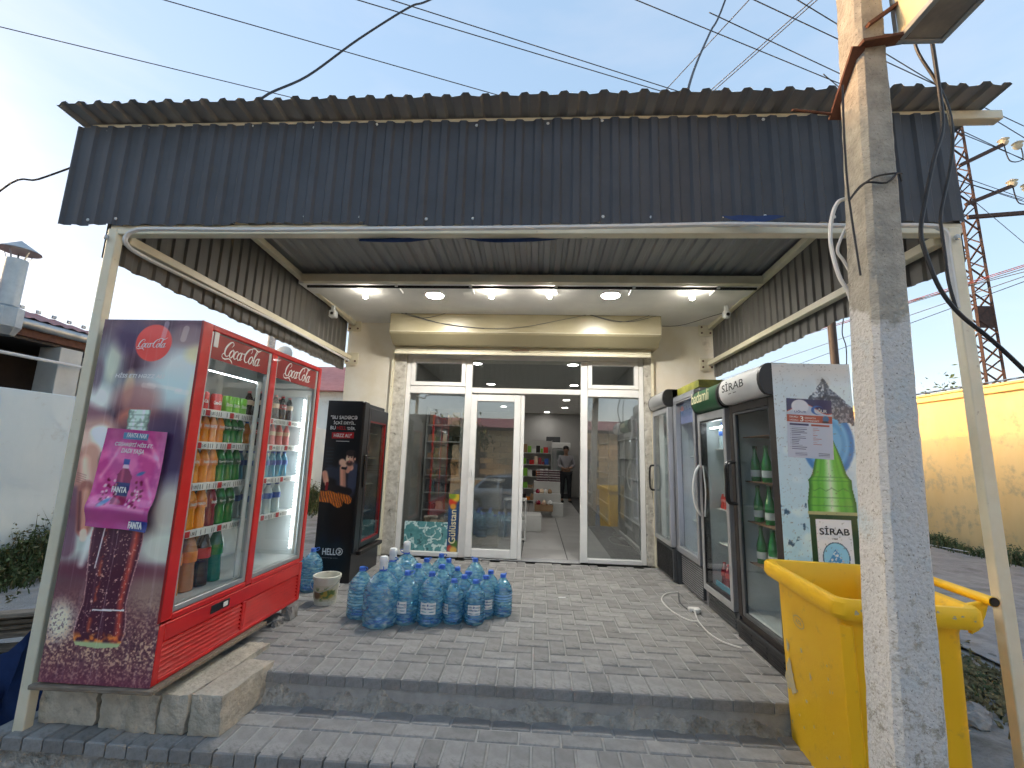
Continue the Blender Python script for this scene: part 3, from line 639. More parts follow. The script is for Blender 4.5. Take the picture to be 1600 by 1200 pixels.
# side panel print: a hand holding a glass bottle, dusk bokeh
def coke_art(X,Y):
    U=X/.6; V=1-Y/1.905  # V down
    n=vnoise(X,Y,5,1); n2=vnoise(X,Y,40,6,3); n3=vnoise(X,Y,120,11,2)
    im=np.zeros(X.shape+(3,)); im[:]=(58,36,50)
    im=mixc(im,np.clip((n-.42)*3,0,.6),(104,70,84))
    # blurred face/light shapes in the upper half
    def E(cx,cy,rx,ry,col,k=1,s=.36,rot=0): 
        nonlocal im; im=mixc(im,ell(U,V*3.17,cx,cy*3.17,rx,ry*3.17,s,rot)*k,col)
    E(.86,.16,.32,.10,(188,196,190),.95,.5); E(.72,.21,.45,.05,(170,190,188),.9,.5); E(.98,.10,.12,.03,(205,190,120),.5); E(1.0,.26,.07,.10,(196,196,170),.7)
    E(.10,.17,.16,.11,(150,165,160),.85,.6); E(.16,.13,.07,.06,(190,195,170),.7); E(.06,.24,.16,.04,(200,205,195),.9); E(.03,.17,.05,.05,(90,70,85),.7)
    E(.36,.21,.05,.05,(205,190,150),.7); E(.30,.05,.16,.05,(60,45,75),.8); E(.86,.05,.2,.03,(120,95,95),.7)
    E(.46,.24,.22,.05,(150,95,90),.7); E(.40,.30,.10,.028,(190,110,85),.8); E(.55,.30,.20,.03,(160,95,80),.6); E(.74,.33,.2,.05,(64,48,74),.8)
    E(.80,.45,.22,.12,(58,46,76),.9); E(.45,.36,.16,.06,(62,42,58),.7)
    # lower table surface with sparkle
    low=np.clip((V-.66)*9,0,1); im=mixc(im,low*.95,(104,66,70)); 
    E(.92,.55,.16,.08,(196,196,175),.8,.4); E(.05,.63,.5,.06,(176,185,172),.9,.4); E(.95,.65,.3,.05,(190,198,180),.85,.4); E(.5,.715,.9,.02,(90,35,52),.7,.5)
    E(.10,.87-.02,.12,.05,(206,204,180),.9,.45); E(.9,.77,.25,.05,(150,130,110),.6,.5)
    sp=np.clip((n3-.56)*7,0,1)*np.clip((V-.76)*7,0,1); im=mixc(im,sp*.75,(205,175,140)); sp2=np.clip((.42-n3)*7,0,1)*np.clip((V-.74)*7,0,1); im=mixc(im,sp2*.75,(60,28,42))
    im=mixc(im,np.clip((V-.93)*9,0,.6),(96,40,62))
    # hand: back of the hand and fingers from the left
    skin=(186,150,132); dk=(120,62,60); lt=(214,212,200)
    def F(x0,y0,x1,y1,r,c,k=1,s=.25):
        nonlocal im; im=mixc(im,cap(U*.6,V*1.905,x0*.6,y0*1.905,x1*.6,y1*1.905,r,s)*k,c)
    F(-.08,.30,.10,.325,.095,(120,84,92)); F(-.06,.36,.16,.352,.105,(168,132,118)); F(.0,.37,.20,.372,.072,(196,164,146)); F(.16,.345,.29,.378,.050,lt,.95,.35); F(.10,.335,.20,.335,.02,(232,228,214),.8,.8)
    F(.315,.385,.30,.455,.030,(96,52,58),.95,.35); F(.29,.40,.275,.47,.022,(168,110,98),.9,.4)
    F(.02,.43,.10,.53,.080,(158,108,94)); F(.10,.40,.155,.50,.050,(182,134,114)); F(.06,.42,.12,.50,.022,(220,186,160),.8,.8)
    for k in range(5): F(.01,.455+.006*k,.10,.462+.006*k,.0022,(112,66,58),.55,.5)
    F(.215,.40,.235,.56,.010,(58,36,60),.9,.7); F(.0,.52,.03,.66,.05,(92,58,74),.9)
    F(.115,.50,.165,.605,.046,(140,78,66),1,.18); F(.125,.51,.168,.60,.022,(198,142,116),.8,.6); F(.168,.618,.176,.630,.021,(224,182,160),.95,.25); F(.07,.51,.12,.61,.008,(70,34,42),.7,.7)
    F(.27,.58,.20,.70,.018,(206,206,196),.7,.7)
    # glass bottle: neck, shoulder hidden by the poster, contour body
    bx=.485; yv=V*1.905
    prof=[(.515,.062),(.53,.066),(.56,.060),(.575,.066),(.60,.058),(.66,.070),(.75,.084),(.9,.11),(1.1,.14),(1.2,.147),(1.3,.140),(1.42,.125),(1.52,.118),(1.6,.135),(1.66,.140),(1.705,.128),(1.725,.115),(1.735,.0)]
    zz=[p[0] for p in prof]; ww=[p[1] for p in prof]
    hw=np.interp(yv,zz,ww,left=0,right=0); cx=(bx-.035*np.clip((yv-.9)/.8,0,1)+.02)*.6; xx=(X-cx); m=((np.abs(xx)<hw)&(yv>.515)).astype(float)
    g=np.abs(xx)/(hw+1e-6)
    body=np.zeros_like(im); body[:]=(64,22,40)
    body=mixc(body,np.clip(1-np.abs(xx/(hw+1e-6)-.72)/.2,0,1)*.9*(.6+.8*n2),(178,70,52)); body=mixc(body,np.clip(1-np.abs(xx/(hw+1e-6)+.45)/.12,0,1)*np.clip((n2-.45)*5,0,1)*.8,(170,80,50))
    body=mixc(body,np.clip((n3-.72)*9,0,1)*.8,(220,180,160)); body=mixc(body,np.clip((g-.93)*14,0,1),(190,150,140))
    body=mixc(body,np.clip((yv-1.655)/.03,0,1)*np.clip((n2-.4)*4,0,1)*.9,(205,120,50)); body=mixc(body,np.clip((yv-1.70)/.012,0,1),(150,165,120))
    neck=np.zeros_like(im); neck[:]=(176,196,180); neck=mixc(neck,np.clip((n2-.5)*6,0,1)*.7,(92,110,96)); neck=mixc(neck,np.clip((g-.8)*6,0,1),(90,104,92)); neck=mixc(neck,np.clip(1-np.abs(g-.4)/.15,0,1)*.5,(232,240,228))
    for zz_ in(.545,.585,.61): neck=mixc(neck,np.clip(1-np.abs(yv-zz_)/.005,0,1)*.7,(96,112,100))
    tr=np.clip((yv-1.06)/.04,0,1); bt=neck*(1-tr[...,None])+body*tr[...,None]
    im=im*(1-m[...,None])+bt*m[...,None]
    # red disc
    im=mixc(im,ell(X,Y,.318,1.905-.135,.107,.107,.02),(206,66,58))
    # worn print: scratches, tape, pale vertical streaks
    for (x0,y0,x1,y1,r) in((.33,.30,.52,.325,.010),(.30,.305,.36,.31,.014),(.50,.33,.56,.335,.014)): im=mixc(im,cap(X,V*1.905,x0,y0*1.24,x1,y1*1.24,r,.2)*.28,(215,205,195))
    for (x0,x1,y) in((.225,.40,1.555),(.20,.27,.90),(.30,.42,.915)): im=mixc(im,((X>x0)&(X<x1)&(np.abs(yv-y+(X-x0)*.03)<.004)).astype(float)*.85,(225,222,215))
    im=mixc(im,cap(X,yv,.38,.02,.37,.10,.014,.1)*.35,(205,190,200)); im=mixc(im,cap(X,yv,.50,.05,.49,.11,.018,.1)*.3,(215,205,190))
    im=mixc(im,cap(X,yv,.24,.93,.20,1.35,.0035,.4)*.8,(222,222,215)); im=mixc(im,cap(X,yv,.30,1.1,.275,1.86,.0015,.4)*.35,(215,205,200))
    st=np.clip((vnoise(X*14,Y*.5,6,21,3)-.63)*9,0,1); im=mixc(im,st*.10,(220,215,210)); im=mixc(im,np.clip((vnoise(X,Y,3,31)-.6)*3,0,1)*.12,(200,200,200))
    im=(im-30)*1.28+40; return np.clip(im,4,250)
paint('side_print',coke_art,.6,1.905,190,600,coke,(-.0022,.6,0),(0,-1,0),(0,0,1),M['print'])
bxs('corner_trim',[(-.004,.0,0,.012,.30,CH)],'red_dark',coke,0)
script_logo(M['ink_white'],coke,(-.0032,.378,CH-.165),(0,-1,0),(0,0,1),.172)
text('HİSS ET! HƏZZ AL!',M['ink_white'],coke,(-.0032,.475,CH-.338),(0,-1,0),(0,0,1),w=.29,h=.028,bold=.045,shear=.2)
# curling pomegranate-drink poster taped over the side print
def fposter(X,Y):
    w,h=.37,.52; U=X/w; V=1-Y/h; n=vnoise(X,Y,16,4); n2=vnoise(X,Y,60,9)
    im=np.zeros(X.shape+(3,)); im[:]=(168,62,140); im=mixc(im,np.clip((n-.4)*2.5,0,.8),(206,110,178)); im=mixc(im,np.clip((V-.0)*1,0,1)*0+np.clip((.25-V)*3,0,.5),(128,36,100))
    im=mixc(im,np.clip((.55-np.abs(U-.5))*0+np.clip((V-.72)*6,0,.7),0,1),(146,56,132)); im=mixc(im,np.clip((V-.78)*9,0,1)*np.clip(.7-abs(U-.2),0,1),(150,60,130))
    im=mixc(im,((V>.035)&(V<.105)&(U>.30)&(U<.68)).astype(float),(62,120,165))
    # bottle
    hwx=np.interp(V,[.30,.345,.36,.40,.47,.6,.68,.72,.76],[.055,.06,.045,.055,.13,.12,.10,.12,.11],left=0,right=0); b=(np.abs(U-.44)<hwx).astype(float)
    bc=np.zeros_like(im); bc[:]=(120,28,78); bc=mixc(bc,np.clip(1-np.abs(U-.40)/.04,0,1)*.6,(200,90,140)); bc=mixc(bc,(V<.36).astype(float),(40,62,150)); bc=mixc(bc,((V>.36)&(V<.40)).astype(float),(225,180,210)); bc=mixc(bc,((V>.54)&(V<.68)).astype(float),(38,45,110)); im=im*(1-b[...,None])+bc*b[...,None]
    for k in range(60):
        a=np.random.RandomState(k); cx=.16+a.rand()*.2 if k%2 else .58+a.rand()*.2; cy=.52+a.rand()*.26; im=mixc(im,ell(U,V,cx,cy,.012+.012*a.rand(),.010+.008*a.rand(),.3)*.8,(88,12,44) if k%3 else (240,210,225))
    im=mixc(im,ell(U,V,.70,.44,.06,.018,.3,-.3),(60,100,160)); im=mixc(im,ell(U,V,.24,.75,.08,.025,.3,-.5),(70,110,170))
    for k,(a,b_,c,d) in enumerate(((.08,.5,.3,.15),(.7,.1,.95,.35),(.8,.5,.95,.7),(.05,.78,.9,.80),(.45,.2,.9,.28))): im=mixc(im,cap(U,V,a,b_,c,d,.02,.9)*.35,(245,215,240))
    im=mixc(im,((U>.70)&(V>.90)).astype(float),(45,60,140))
    return np.clip(im*np.array([1.22,1.12,1.04])+8,0,250)
curl=lambda X,Y:.012+.020*np.exp(-((Y-.10)/.05)**2)+.006*np.sin(X*22+Y*9)+.012*np.exp(-Y/.03)*(X/.37)+.01*np.clip((X-.3)/.07,0,1)**2
pst=thing('paper_poster','glossy magenta drink poster taped to the side of the red cooler, its lower edge curling','poster',(-2.384,2.288,.865))
o=paint('sheet',fposter,.37,.52,74,104,pst,(0,0,0),(1,0,-.03),(.06,0,1),M['print_gloss'],curl=curl)
PO=lambda x,y,z=.016:(x+.06*y,-z,y-.03*x)
text('FANTA NAR',M['ink_white'],pst,PO(.13,.475,.022),(1,0,-.03),(.06,0,1),w=.115,h=.024,bold=.03,shear=.2)
text('CƏSARƏTİ HİSS ET,',M['ink_white'],pst,PO(.075,.425,.024),(1,0,-.03),(.06,0,1),w=.22,h=.028,bold=.03,shear=.25)
text('DADI YAŞA',M['ink_white'],pst,PO(.12,.385,.024),(1,0,-.03),(.06,0,1),w=.13,h=.032,bold=.03,shear=.25)
text('FANTA',M['ink_white'],pst,PO(.118,.185,.026),(1,0,0),(.06,0,1),w=.085,h=.028,bold=.06)
text('FANTA',M['ink_white'],pst,PO(.272,.012,.046),(1,-.10,-.03),(.0,0,1),w=.080,h=.032,bold=.06)
# ---- black energy-drink cooler
HX,HY,HH=-1.85,4.50,1.82
hell=thing('drinks_cooler','tall narrow black cooler with a portrait of a bearded man, beside the shop wall','cooler',(HX,HY,.0),R(90))
HW,HD=.76,.37
cabinet(hell,HW,HD,HH-.0,.28,'black_plastic',liner='dark_grey')
bxs('plinth',[(0,HW,-.01,HD,.0,.278)],'black_plastic',hell)
doorframe(hell,.16,HW,.30,HH-.05,'black_plastic',(.05,.04),(.05,.14),y=(-.02,.025),inner='red_dark')
bxs('side_cheek',[(0,.155,-.02,.028,.28,HH)],'black_plastic',hell,.01)
bxs('corner_rib',[(.0,.035,-.032,-.021,.28,HH)],'black_plastic',hell,.004); bxs('handle',[(.10,.15,-.045,-.0205,.92,1.26)],'black_plastic',hell,.01)
bxs('kick_lip',[(.12,HW,-.06,-.011,.24,.28)],'black_brown',hell,.004)
for z in(.62,.92,1.22,1.5): bxs('shelf',[(.05,HW-.05,.08,HD-.06,z,z+.008)],'dark_grey',hell,0)
def hell_art(X,Y):
    w,h=.37,1.82; V=h-Y; n=vnoise(X,Y,40,3); n3=vnoise(X,Y,9,5)
    im=np.zeros(X.shape+(3,)); im[:]=(14,14,17); im=mixc(im,np.clip(1-abs(V-.62)/.22,0,1)*np.clip(1-X/.2,0,1)*.5,(24,52,66))
    C=lambda *a:cap(X,V,*a)
    def P(c,x0,y0,x1,y1,r,s=.25,k=1.): 
        nonlocal im; im=mixc(im,C(x0,y0,x1,y1,r,s)*k,c)
    # torso in a dark shirt, arm raised to the chin
    P((44,50,66),.27,.72,.27,.90,.105); P((36,42,56),.09,.74,.22,.78,.06); P((50,58,76),.34,.70,.33,.86,.05); P((15,18,26),.23,.72,.24,.90,.03,.8)
    P((196,146,124),.285,.66,.30,.695,.030); P((180,128,108),.29,.69,.27,.73,.022)          # neck, open collar
    P((188,138,116),.215,.70,.235,.90,.030); P((206,160,138),.205,.64,.23,.66,.034); P((150,104,88),.235,.72,.25,.88,.014,.7,.6)
    P((24,24,28),.212,.700,.246,.704,.012)                                   # watch strap
    im=mixc(im,ell(X,V,.288,.600,.047,.068,.1,.08),(224,178,152)); im=mixc(im,ell(X,V,.318,.62,.022,.05,.5)*.5,(150,104,88))
    im=mixc(im,ell(X,V,.289,.545,.052,.034,.15),(46,36,34)); im=mixc(im,ell(X,V,.330,.575,.012,.045,.3),(26,20,20))
    im=mixc(im,ell(X,V,.283,.650,.036,.026,.3)*.9,(48,34,32)); im=mixc(im,ell(X,V,.279,.636,.013,.0045,.4),(170,96,90))
    for ex in(.268,.300): im=mixc(im,ell(X,V,ex,.590,.010,.0045,.4),(40,28,26)); im=mixc(im,ell(X,V,ex,.579,.014,.0035,.5),(36,26,24))
    im=mixc(im,ell(X,V,.282,.612,.006,.016,.6)*.5,(160,112,94)); im=mixc(im,ell(X,V,.337,.605,.008,.014,.3),(196,148,126))
    P((190,140,118),.03,.76,.05,.83,.030); P((196,146,124),.055,.83,.06,.87,.018); P((120,20,26),.066,.86,.062,.92,.014)   # hand with a can
    # wooden chair back
    wood=np.stack([150+50*np.sin(X*240+Y*90+n*6),82+30*np.sin(X*240+Y*90+n*6),34+14*np.sin(X*240+n*6)],-1)
    mk=np.clip(C(.0,.99,.14,1.0,.055,.08)+C(.10,.98,.20,1.05,.05,.08)+C(.22,.96,.30,1.02,.04,.08),0,1); im=im*(1-mk[...,None])+wood*mk[...,None]
    P((20,20,26),.12,.90,.30,.935,.035); im=mixc(im,C(.205,.96,.24,1.07,.004,.4),(60,30,18))
    for k in range(7): P((30,58,74),.03,.5+k*.035,.10,.5+k*.035,.003,.5,.5)
    return np.clip(im*1.3,0,250)
paint('side_print',hell_art,.37,1.82,92,440,hell,(-.0022,.37,0),(0,-1,0),(0,0,1),M['print'])
tx=lambda s,x,z,w,h,m='ink_white',**k:text(s,M[m],hell,(-.0034,.37-x,z),(0,-1,0),(0,0,1),w=w,h=h,bold=.035,**k)
tx('"BU SADƏCƏ',.04,1.625,.285,.038); tx('İÇKİ DEYİL.',.075,1.565,.235,.044); tx('BU',.045,1.515,.055,.036); tx('HELL',.115,1.515,.10,.036,'ink_red'); tx("'DİR.",.225,1.515,.09,.036)
b=MB(); b.poly([(.07,1.42,0),(.305,1.435,0),(.300,1.492,0),(.066,1.484,0)]); flat2d('print',[[(.07,1.42),(.305,1.428),(.302,1.490),(.066,1.484)]],M['ink_red'],hell,(-.0030,.37,0),(0,-1,0),(0,0,1))
tx('HƏZZ AL!"',.09,1.437,.19,.036); tx('ƏHMƏD PƏRVİZ'[:0] or 'hellenergy.com',.085,.225,.16,.014,'ink_grey')
flat2d('print',[[(.12,1.392),(.26,1.392),(.26,1.398),(.12,1.398)]],M['ink_white'],hell,(-.0030,.37,0),(0,-1,0),(0,0,1))
tx('HELL',.085,.262,.135,.060)
# round bull-like badge: ring with a curled mark
ring=[];N_=20
for k in range(N_):
    a,b_=2*math.pi*k/N_,2*math.pi*(k+1)/N_; ring.append([(.258+.036*math.cos(a),.296+.036*math.sin(a)),(.258+.036*math.cos(b_),.296+.036*math.sin(b_)),(.258+.028*math.cos(b_),.296+.028*math.sin(b_)),(.258+.028*math.cos(a),.296+.028*math.sin(a))])
ring+= [[(.238,.280),(.262,.276),(.276,.292),(.268,.312),(.252,.306),(.262,.298),(.250,.288)],[(.240,.300),(.250,.318),(.262,.320),(.250,.308)]]
flat2d('emblem',ring,M['ink_white'],hell,(-.0034,.37,0),(0,-1,0),(0,0,1))
# ---- right-hand row of coolers (front faces -x)
def louvre_base(t,w,z0,z1,m,n,y=0):
    bxs('kick_panel',[(0,w,y+.012,y+.03,z0,z1)],m,t,.003)
    for i in range(n):
        z=z0+.03+(z1-z0-.06)*i/max(1,n-1); bxs('louvre',[(.05,w-.05,y,y+.011,z-.006,z+.006)],m,t,.002)
def header(t,w,z0,z1,m,capm,y0=-.09,y1=.10,name='header'):
    pts=[]; r=(z1-z0)/2; zc=(z0+z1)/2
    for k in range(11):
        a=math.pi/2+math.pi*k/10; pts.append((y0+.05+ (r*.62)*math.cos(a)+.02,zc+r*math.sin(a)))
    pts=[(y1,z1)]+pts+[(y1,z0)]
    mb=MB(); mb.rings([[(x,y,z) for y,z in pts] for x in(.035,w-.035)]); o=mb.build(name,M[m],t,smooth=True)
    for x0,x1 in((0,.034),(w-.034,w)):
        mb=MB(); mb.rings([[(x,y*1.0,zc+(z-zc)*1.03) for y,z in pts] for x in(x0,x1)]); mb.build('end_cap',M[capm],t,smooth=True)
    return o
RZ=R(-90)
def rcooler(ynear,w,x,label,d=.5,z=0): return thing('drinks_cooler',label,'cooler',(x,ynear+w,z),RZ)
# local +x runs towards the camera, near side panel at x=w
sw,sdp,shh=.69,.50,1.965
sir=rcooler(2.97,sw,1.56,'black framed white cooler with green bottle advert on its side, behind the yellow bin')
cabinet(sir,sw,sdp,shh,.16,'white_paint'); 
bxs('front_frame',[(0,.06,0,.029,.16,1.75),(sw-.075,sw,0,.029,.16,1.75),(.06,sw-.075,0,.029,1.69,1.75),(.06,sw-.075,0,.029,.13,.17)],'black_brown',sir)
bxs('kick_panel',[(0,sw+.004,-.012,.03,0,.128)],'black_plastic',sir,.006)
bxs('plinth',[(0,sw,.031,sdp,.0,.158)],'black_plastic',sir)
for i in range(3):
    for r_ in(0,1,2):
        x=.06+i*.21; mb=MB(); mb.tube([(x,-.013,.028+r_*.03),(x+.16,-.013,.028+r_*.03)],.006,6); mb.build('vent_rib',M['black_plastic'],sir)
doorframe(sir,.062,sw-.077,.172,1.688,'dark_grey',(.045,.012),(.03,.02),y=(.002,.028))
header(sir,sw,1.755,1.965,'white_label','black_plastic')
text('SİRAB',M['ink'],sir,(.16,-.112,1.835),(1,0,0),(0,0,1),w=.36,h=.075,bold=.02); flat2d('print',[[(.27,0),(.32,0),(.32,.005),(.27,.005)],[(.35,0),(.40,0),(.40,.005),(.35,.005)]],M['ink'],sir,(0,-.112,1.808),(1,0,0),(0,0,1))
for x in(.045,.085):
    mb=MB(); mb.tube(crom([(x,-.002,.98),(x,-.06,1.0),(x,-.062,1.15),(x,-.06,1.28),(x,-.002,1.30)],4),.014 if x<.06 else .006,8); mb.build('handle',M['black_plastic'],sir,smooth=True)
for z in(1.50,1.16,.86,.56): shelf(sir,.07,sw-.08,.07,sdp-.06,z,'wood_shelf',False)
def sirab_art(X,Y):
    w,h=sdp,shh; U=X/w; V=h-Y; n=vnoise(X,Y,30,3); n2=vnoise(X,Y,90,7,3); n0=vnoise(X,Y,5,2)
    im=np.zeros(X.shape+(3,)); im[:]=(196,208,212); im=mixc(im,np.clip((V-.35)*.9,0,.75),(150,198,216)); im=mixc(im,np.clip((n0-.5)*4,0,.5),(216,228,232))
    im=mixc(im,np.clip((.16-V)*9,0,1),(205,203,198))
    # blue water ring
    rr_=np.hypot((X-.32)/.165,(V-.52)/.225); im=mixc(im,np.clip((1.03-rr_)*14,0,1),(44,120,178)); im=mixc(im,np.clip((.86-rr_)*8,0,1)*np.clip((rr_-.5)*4,0,1)*.7,(120,196,226)); im=mixc(im,np.clip((.62-rr_)*8,0,1),(96,170,208))
    # mountain: ragged peak
    pk=.105+np.abs(X-.318)*np.where(X<.318,1.45,1.05)+(n-.5)*.05; mk=((V>pk)&(V<.33+.05*n+(X-.318)*.3)).astype(float)
    rk=np.zeros_like(im); rk[:]=(92,100,112); rk=mixc(rk,np.clip((n2-.5)*8,0,1),(212,220,228)); rk=mixc(rk,np.clip((.46-n)*8,0,1)*.8,(38,44,56)); rk=mixc(rk,((X>.325)).astype(float)*.45,(40,52,72)); im=im*(1-mk[...,None])+rk*mk[...,None]
    # green bottle
    hw=np.interp(V,[.50,.62,.72,.745,.76,.80,.90,.97,1.0,1.6],[.040,.080,.105,.120,.135,.132,.148,.150,.145,.145]); dx=X-.315; m=((np.abs(dx)<hw)&(V>.5)).astype(float); g=dx/(hw+1e-6)
    bt=np.zeros_like(im); bt[:]=(96,178,70); bt=mixc(bt,np.clip(1-np.abs(g)/.35,0,1),(206,232,190)); bt=mixc(bt,np.clip((np.abs(g)-.78)*6,0,1),(36,104,44)); bt=mixc(bt,np.clip(1-np.abs(np.abs(g)-.55)/.12,0,1)*.5,(60,150,50))
    for z in(.742,.765,.87,.92): bt=mixc(bt,np.clip(1-np.abs(V-z)/.005,0,1)*.6,(40,110,50))
    zig=.81+.02*np.abs(((X*28)%2)-1); bt=mixc(bt,np.clip(1-np.abs(V-zig)/.004,0,1)*(np.abs(g)<.8)*.7,(40,100,50))
    lab=((V>.955)).astype(float); bt=mixc(bt,lab,(20,64,40)); bt=mixc(bt,((V>.955)&(V<.975)).astype(float),(160,165,120)); inn=((V>1.005)&(np.abs(dx)<.108)).astype(float); bt=mixc(bt,inn,(222,226,224))
    el=np.hypot(dx/.082,(V-1.235)/.095); bt=mixc(bt,((el<1)&(V>1.0)).astype(float),(28,60,90)); bt=mixc(bt,np.clip((.95-el)*30,0,1)*(V>1.0),(140,196,220)); mk2=((V>1.185+np.abs(dx)*1.5+(n-.5)*.03)&(el<.95)).astype(float); bt=mixc(bt,mk2,(70,140,186)); bt=mixc(bt,mk2*np.clip((n2-.5)*8,0,1),(225,238,242))
    im=im*(1-m[...,None])+bt*m[...,None]
    im=mixc(im,np.clip((vnoise(X,Y,26,12,5)-.66)*14,0,1)*((V>.9)&(X<.16)),(40,80,110)); im=mixc(im,np.clip((vnoise(X,Y,6,14)-.62)*5,0,1)*.25,(150,140,125)); im=mixc(im,np.clip((n2-.72)*9,0,1)*.5,(90,80,70))
    return np.clip(im*1.14,0,248)
paint('side_print',sirab_art,sdp,shh,130,500,sir,(sw+.0022,0,0),(0,1,0),(0,0,1),M['print'])
text('SİRAB',M['ink'],sir,(sw+.0034,.225,.868),(0,1,0),(0,0,1),w=.18,h=.052,bold=.03); text('1968',M['ink'],sir,(sw+.0034,.30,.838),(0,1,0),(0,0,1),w=.03,h=.012,bold=.01)
# service notice stuck on the side
nt=thing('paper_notice','white and navy refrigerator service notice stuck on the side of the mineral water cooler','notice',(1.625,2.966,1.345))
def notice(X,Y):
    w,h=.285,.385; V=h-Y; im=np.zeros(X.shape+(3,)); im[:]=(200,208,222); edge=.06+.03*np.sin(X*22+2.2)
    im=mixc(im,(V<edge).astype(float),(44,42,92)); im=mixc(im,((V>=edge)&(V<edge+.006)).astype(float),(190,84,60)); im=mixc(im,ell(X,V,.085,.05,.055,.045,.06),(226,228,234))
    im=mixc(im,((V>.107)&(V<.155)).astype(float),(178,84,66)); im=mixc(im,ell(X,V,.195,.07,.04,.03,.08)*(1-ell(X,V,.205,.072,.032,.026,.08)),(40,100,180))
    im=mixc(im,((V>.163)&(V<.177)&(X>.015)&(X<.135)).astype(float),(44,42,92)); im=mixc(im,((V>.163)&(V<.177)&(X>.15)&(X<.265)).astype(float),(178,84,66)); im=mixc(im,ell(X,V,.245,.125,.020,.020,.1),(60,110,160)); im=mixc(im,ell(X,V,.243,.145,.022,.006,.2),(40,40,48))
    r=np.random.RandomState(4)
    for i in range(13):
        z=.19+i*.0115; x1=.03+.04+r.rand()*.055; im=mixc(im,((np.abs(V-z)<.0022)&(X>.026)&(X<x1)).astype(float)*.75,(60,64,96)); im=mixc(im,((np.abs(V-z)<.002)&(X>.018)&(X<.021)).astype(float),(60,64,96))
        if i<10: im=mixc(im,((np.abs(V-z)<.002)&(X>.16)&(X<.17+r.rand()*.045)).astype(float)*.6,(170,90,80))
    for i in range(3): im=mixc(im,((np.abs(V-.352-i*.009)<.0022)&(X>.19)&(X<.262)).astype(float)*.7,(60,70,90)); im=mixc(im,((np.abs(V-.352-i*.009)<.002)&(X>.045)&(X<.12)).astype(float)*.6,(60,64,110))
    return im
paint('sheet',notice,.285,.385,114,154,nt,(0,0,0),(1,0,-.04),(.04,0,1),M['print'])
NT=lambda s,x,z,w,h,m,**k:text(s,M[m],nt,(x+.04*z,-.001,z-.04*x),(1,0,-.04),(.04,0,1),w=w,h=h,bold=.02,**k)
NT('UĞUR',.048,.292,.075,.018,'ink_blue'); NT('UĞUR',.178,.300,.075,.028,'ink_white'); NT('SORUNÇU',.015,.256,.055,.013,'ink_white'); NT('VAİZALI',.015,.238,.055,.013,'ink_white'); NT('3',.083,.236,.02,.034,'ink_white'); NT('GARANTİYA',.112,.256,.07,.012,'ink_white'); NT('CÜ MÜDDƏTİ',.112,.238,.09,.012,'ink_white')
# green-header juice cooler
bw=.62
bad=rcooler(3.70,bw,1.57,'grey glass-door cooler with dark green header, left of the black framed cooler')
cabinet(bad,bw,.5,1.95,.14,'grey_metal'); louvre_base(bad,bw,0,.155,'dark_grey',5,y=.0); bxs('plinth',[(0,bw,.031,.5,.0,.138)],'dark_grey',bad)
doorframe(bad,.0,bw,.16,1.74,'alu',(.05,.05),(.055,.07),y=(-.03,.028),inner='black_plastic')
header(bad,bw,1.75,1.96,'ink_green','black_plastic'); text('badamli',M['ink_cream'],bad,(.10,-.112,1.825),(1,0,0),(0,0,1),w=.42,h=.10,bold=.012,shear=.1)
for s in(.03,.055):
    mb=MB(); mb.tube(crom([(s-.01,-.03,.80),(s-.01,-.075,.88),(s-.01,-.095,1.03),(s-.01,-.075,1.18),(s-.01,-.03,1.26)],5),.013,8) if s<.05 else mb.tube(crom([(s+.02,-.02,.80),(s+.03,-.016,.9),(s+.045,-.014,1.03),(s+.03,-.016,1.16),(s+.02,-.02,1.26)],5),.006,6)
    mb.build('handle',M['white_paint'],bad,smooth=True)
bxs('top_light',[(.1,.52,.05,.07,1.60,1.612)],'led',bad,0)
for z in(1.42,.88,.58): shelf(bad,.06,bw-.06,.1,.42,z,'white_paint',False)
# cola cooler without header, purple glow
pw=.66
pep=rcooler(4.36,pw,1.56,'grey cooler with a violet lit empty interior, third of the row from the yellow bin')
cabinet(pep,pw,.5,2.02,.30,'grey_metal'); bxs('plinth',[(0,pw,.031,.5,0,.298)],'grey_metal',pep)
doorframe(pep,0,pw,.34,2.00,'grey_metal',(.04,.055),(.05,.06),y=(-.03,.028),inner='alu')
bxs('grille',[(.03,pw-.03,.004,.030,.03,.32)],'dark_grey',pep)
mb=MB()
for i in range(28):
    for j in range(13): mb.box(.04+i*.021,.052+i*.021,.000,.0035,.04+j*.021,.050+j*.021)
tag(mb.build('perforation',M['alu'],pep),kind='stuff')
bxs('banner',[(.05,pw-.07,.035,.04,1.70,1.94)],mat('violet',(.16,.17,.38),.4,var=.1),pep,0); text('pepsi',M['ink_blue'],pep,(.16,.032,1.76),(1,0,0),(0,0,1),w=.36,h=.11,bold=.03)
c8=[(.0+.055*math.cos(2*math.pi*k/20),.055*math.sin(2*math.pi*k/20)) for k in range(20)]
flat2d('emblem',[[p for p in c8[:11]]],M['ink_red'],pep,(.11,.032,1.84),(1,0,0),(0,0,1)); flat2d('emblem',[[p for p in c8[11:]+[c8[0],c8[10]]]],M['ink_blue'],pep,(.11,.032,1.835),(1,0,0),(0,0,1))
bxs('top_box',[(0,pw,.02,.4,2.02,2.10)],mat('olive',(.12,.14,.02),.5,col2=(.35,.33,.05)),pep,.004)
bxs('light_tube',[(.60,.61,.06,.07,.4,1.65)],mat('violet_led',(.7,.7,.9),.5,emit=(.76,.72,1),es=2),pep,0)
for z in(1.35,1.0,.68): shelf(pep,.06,pw-.06,.12,.42,z,'white_paint',False)
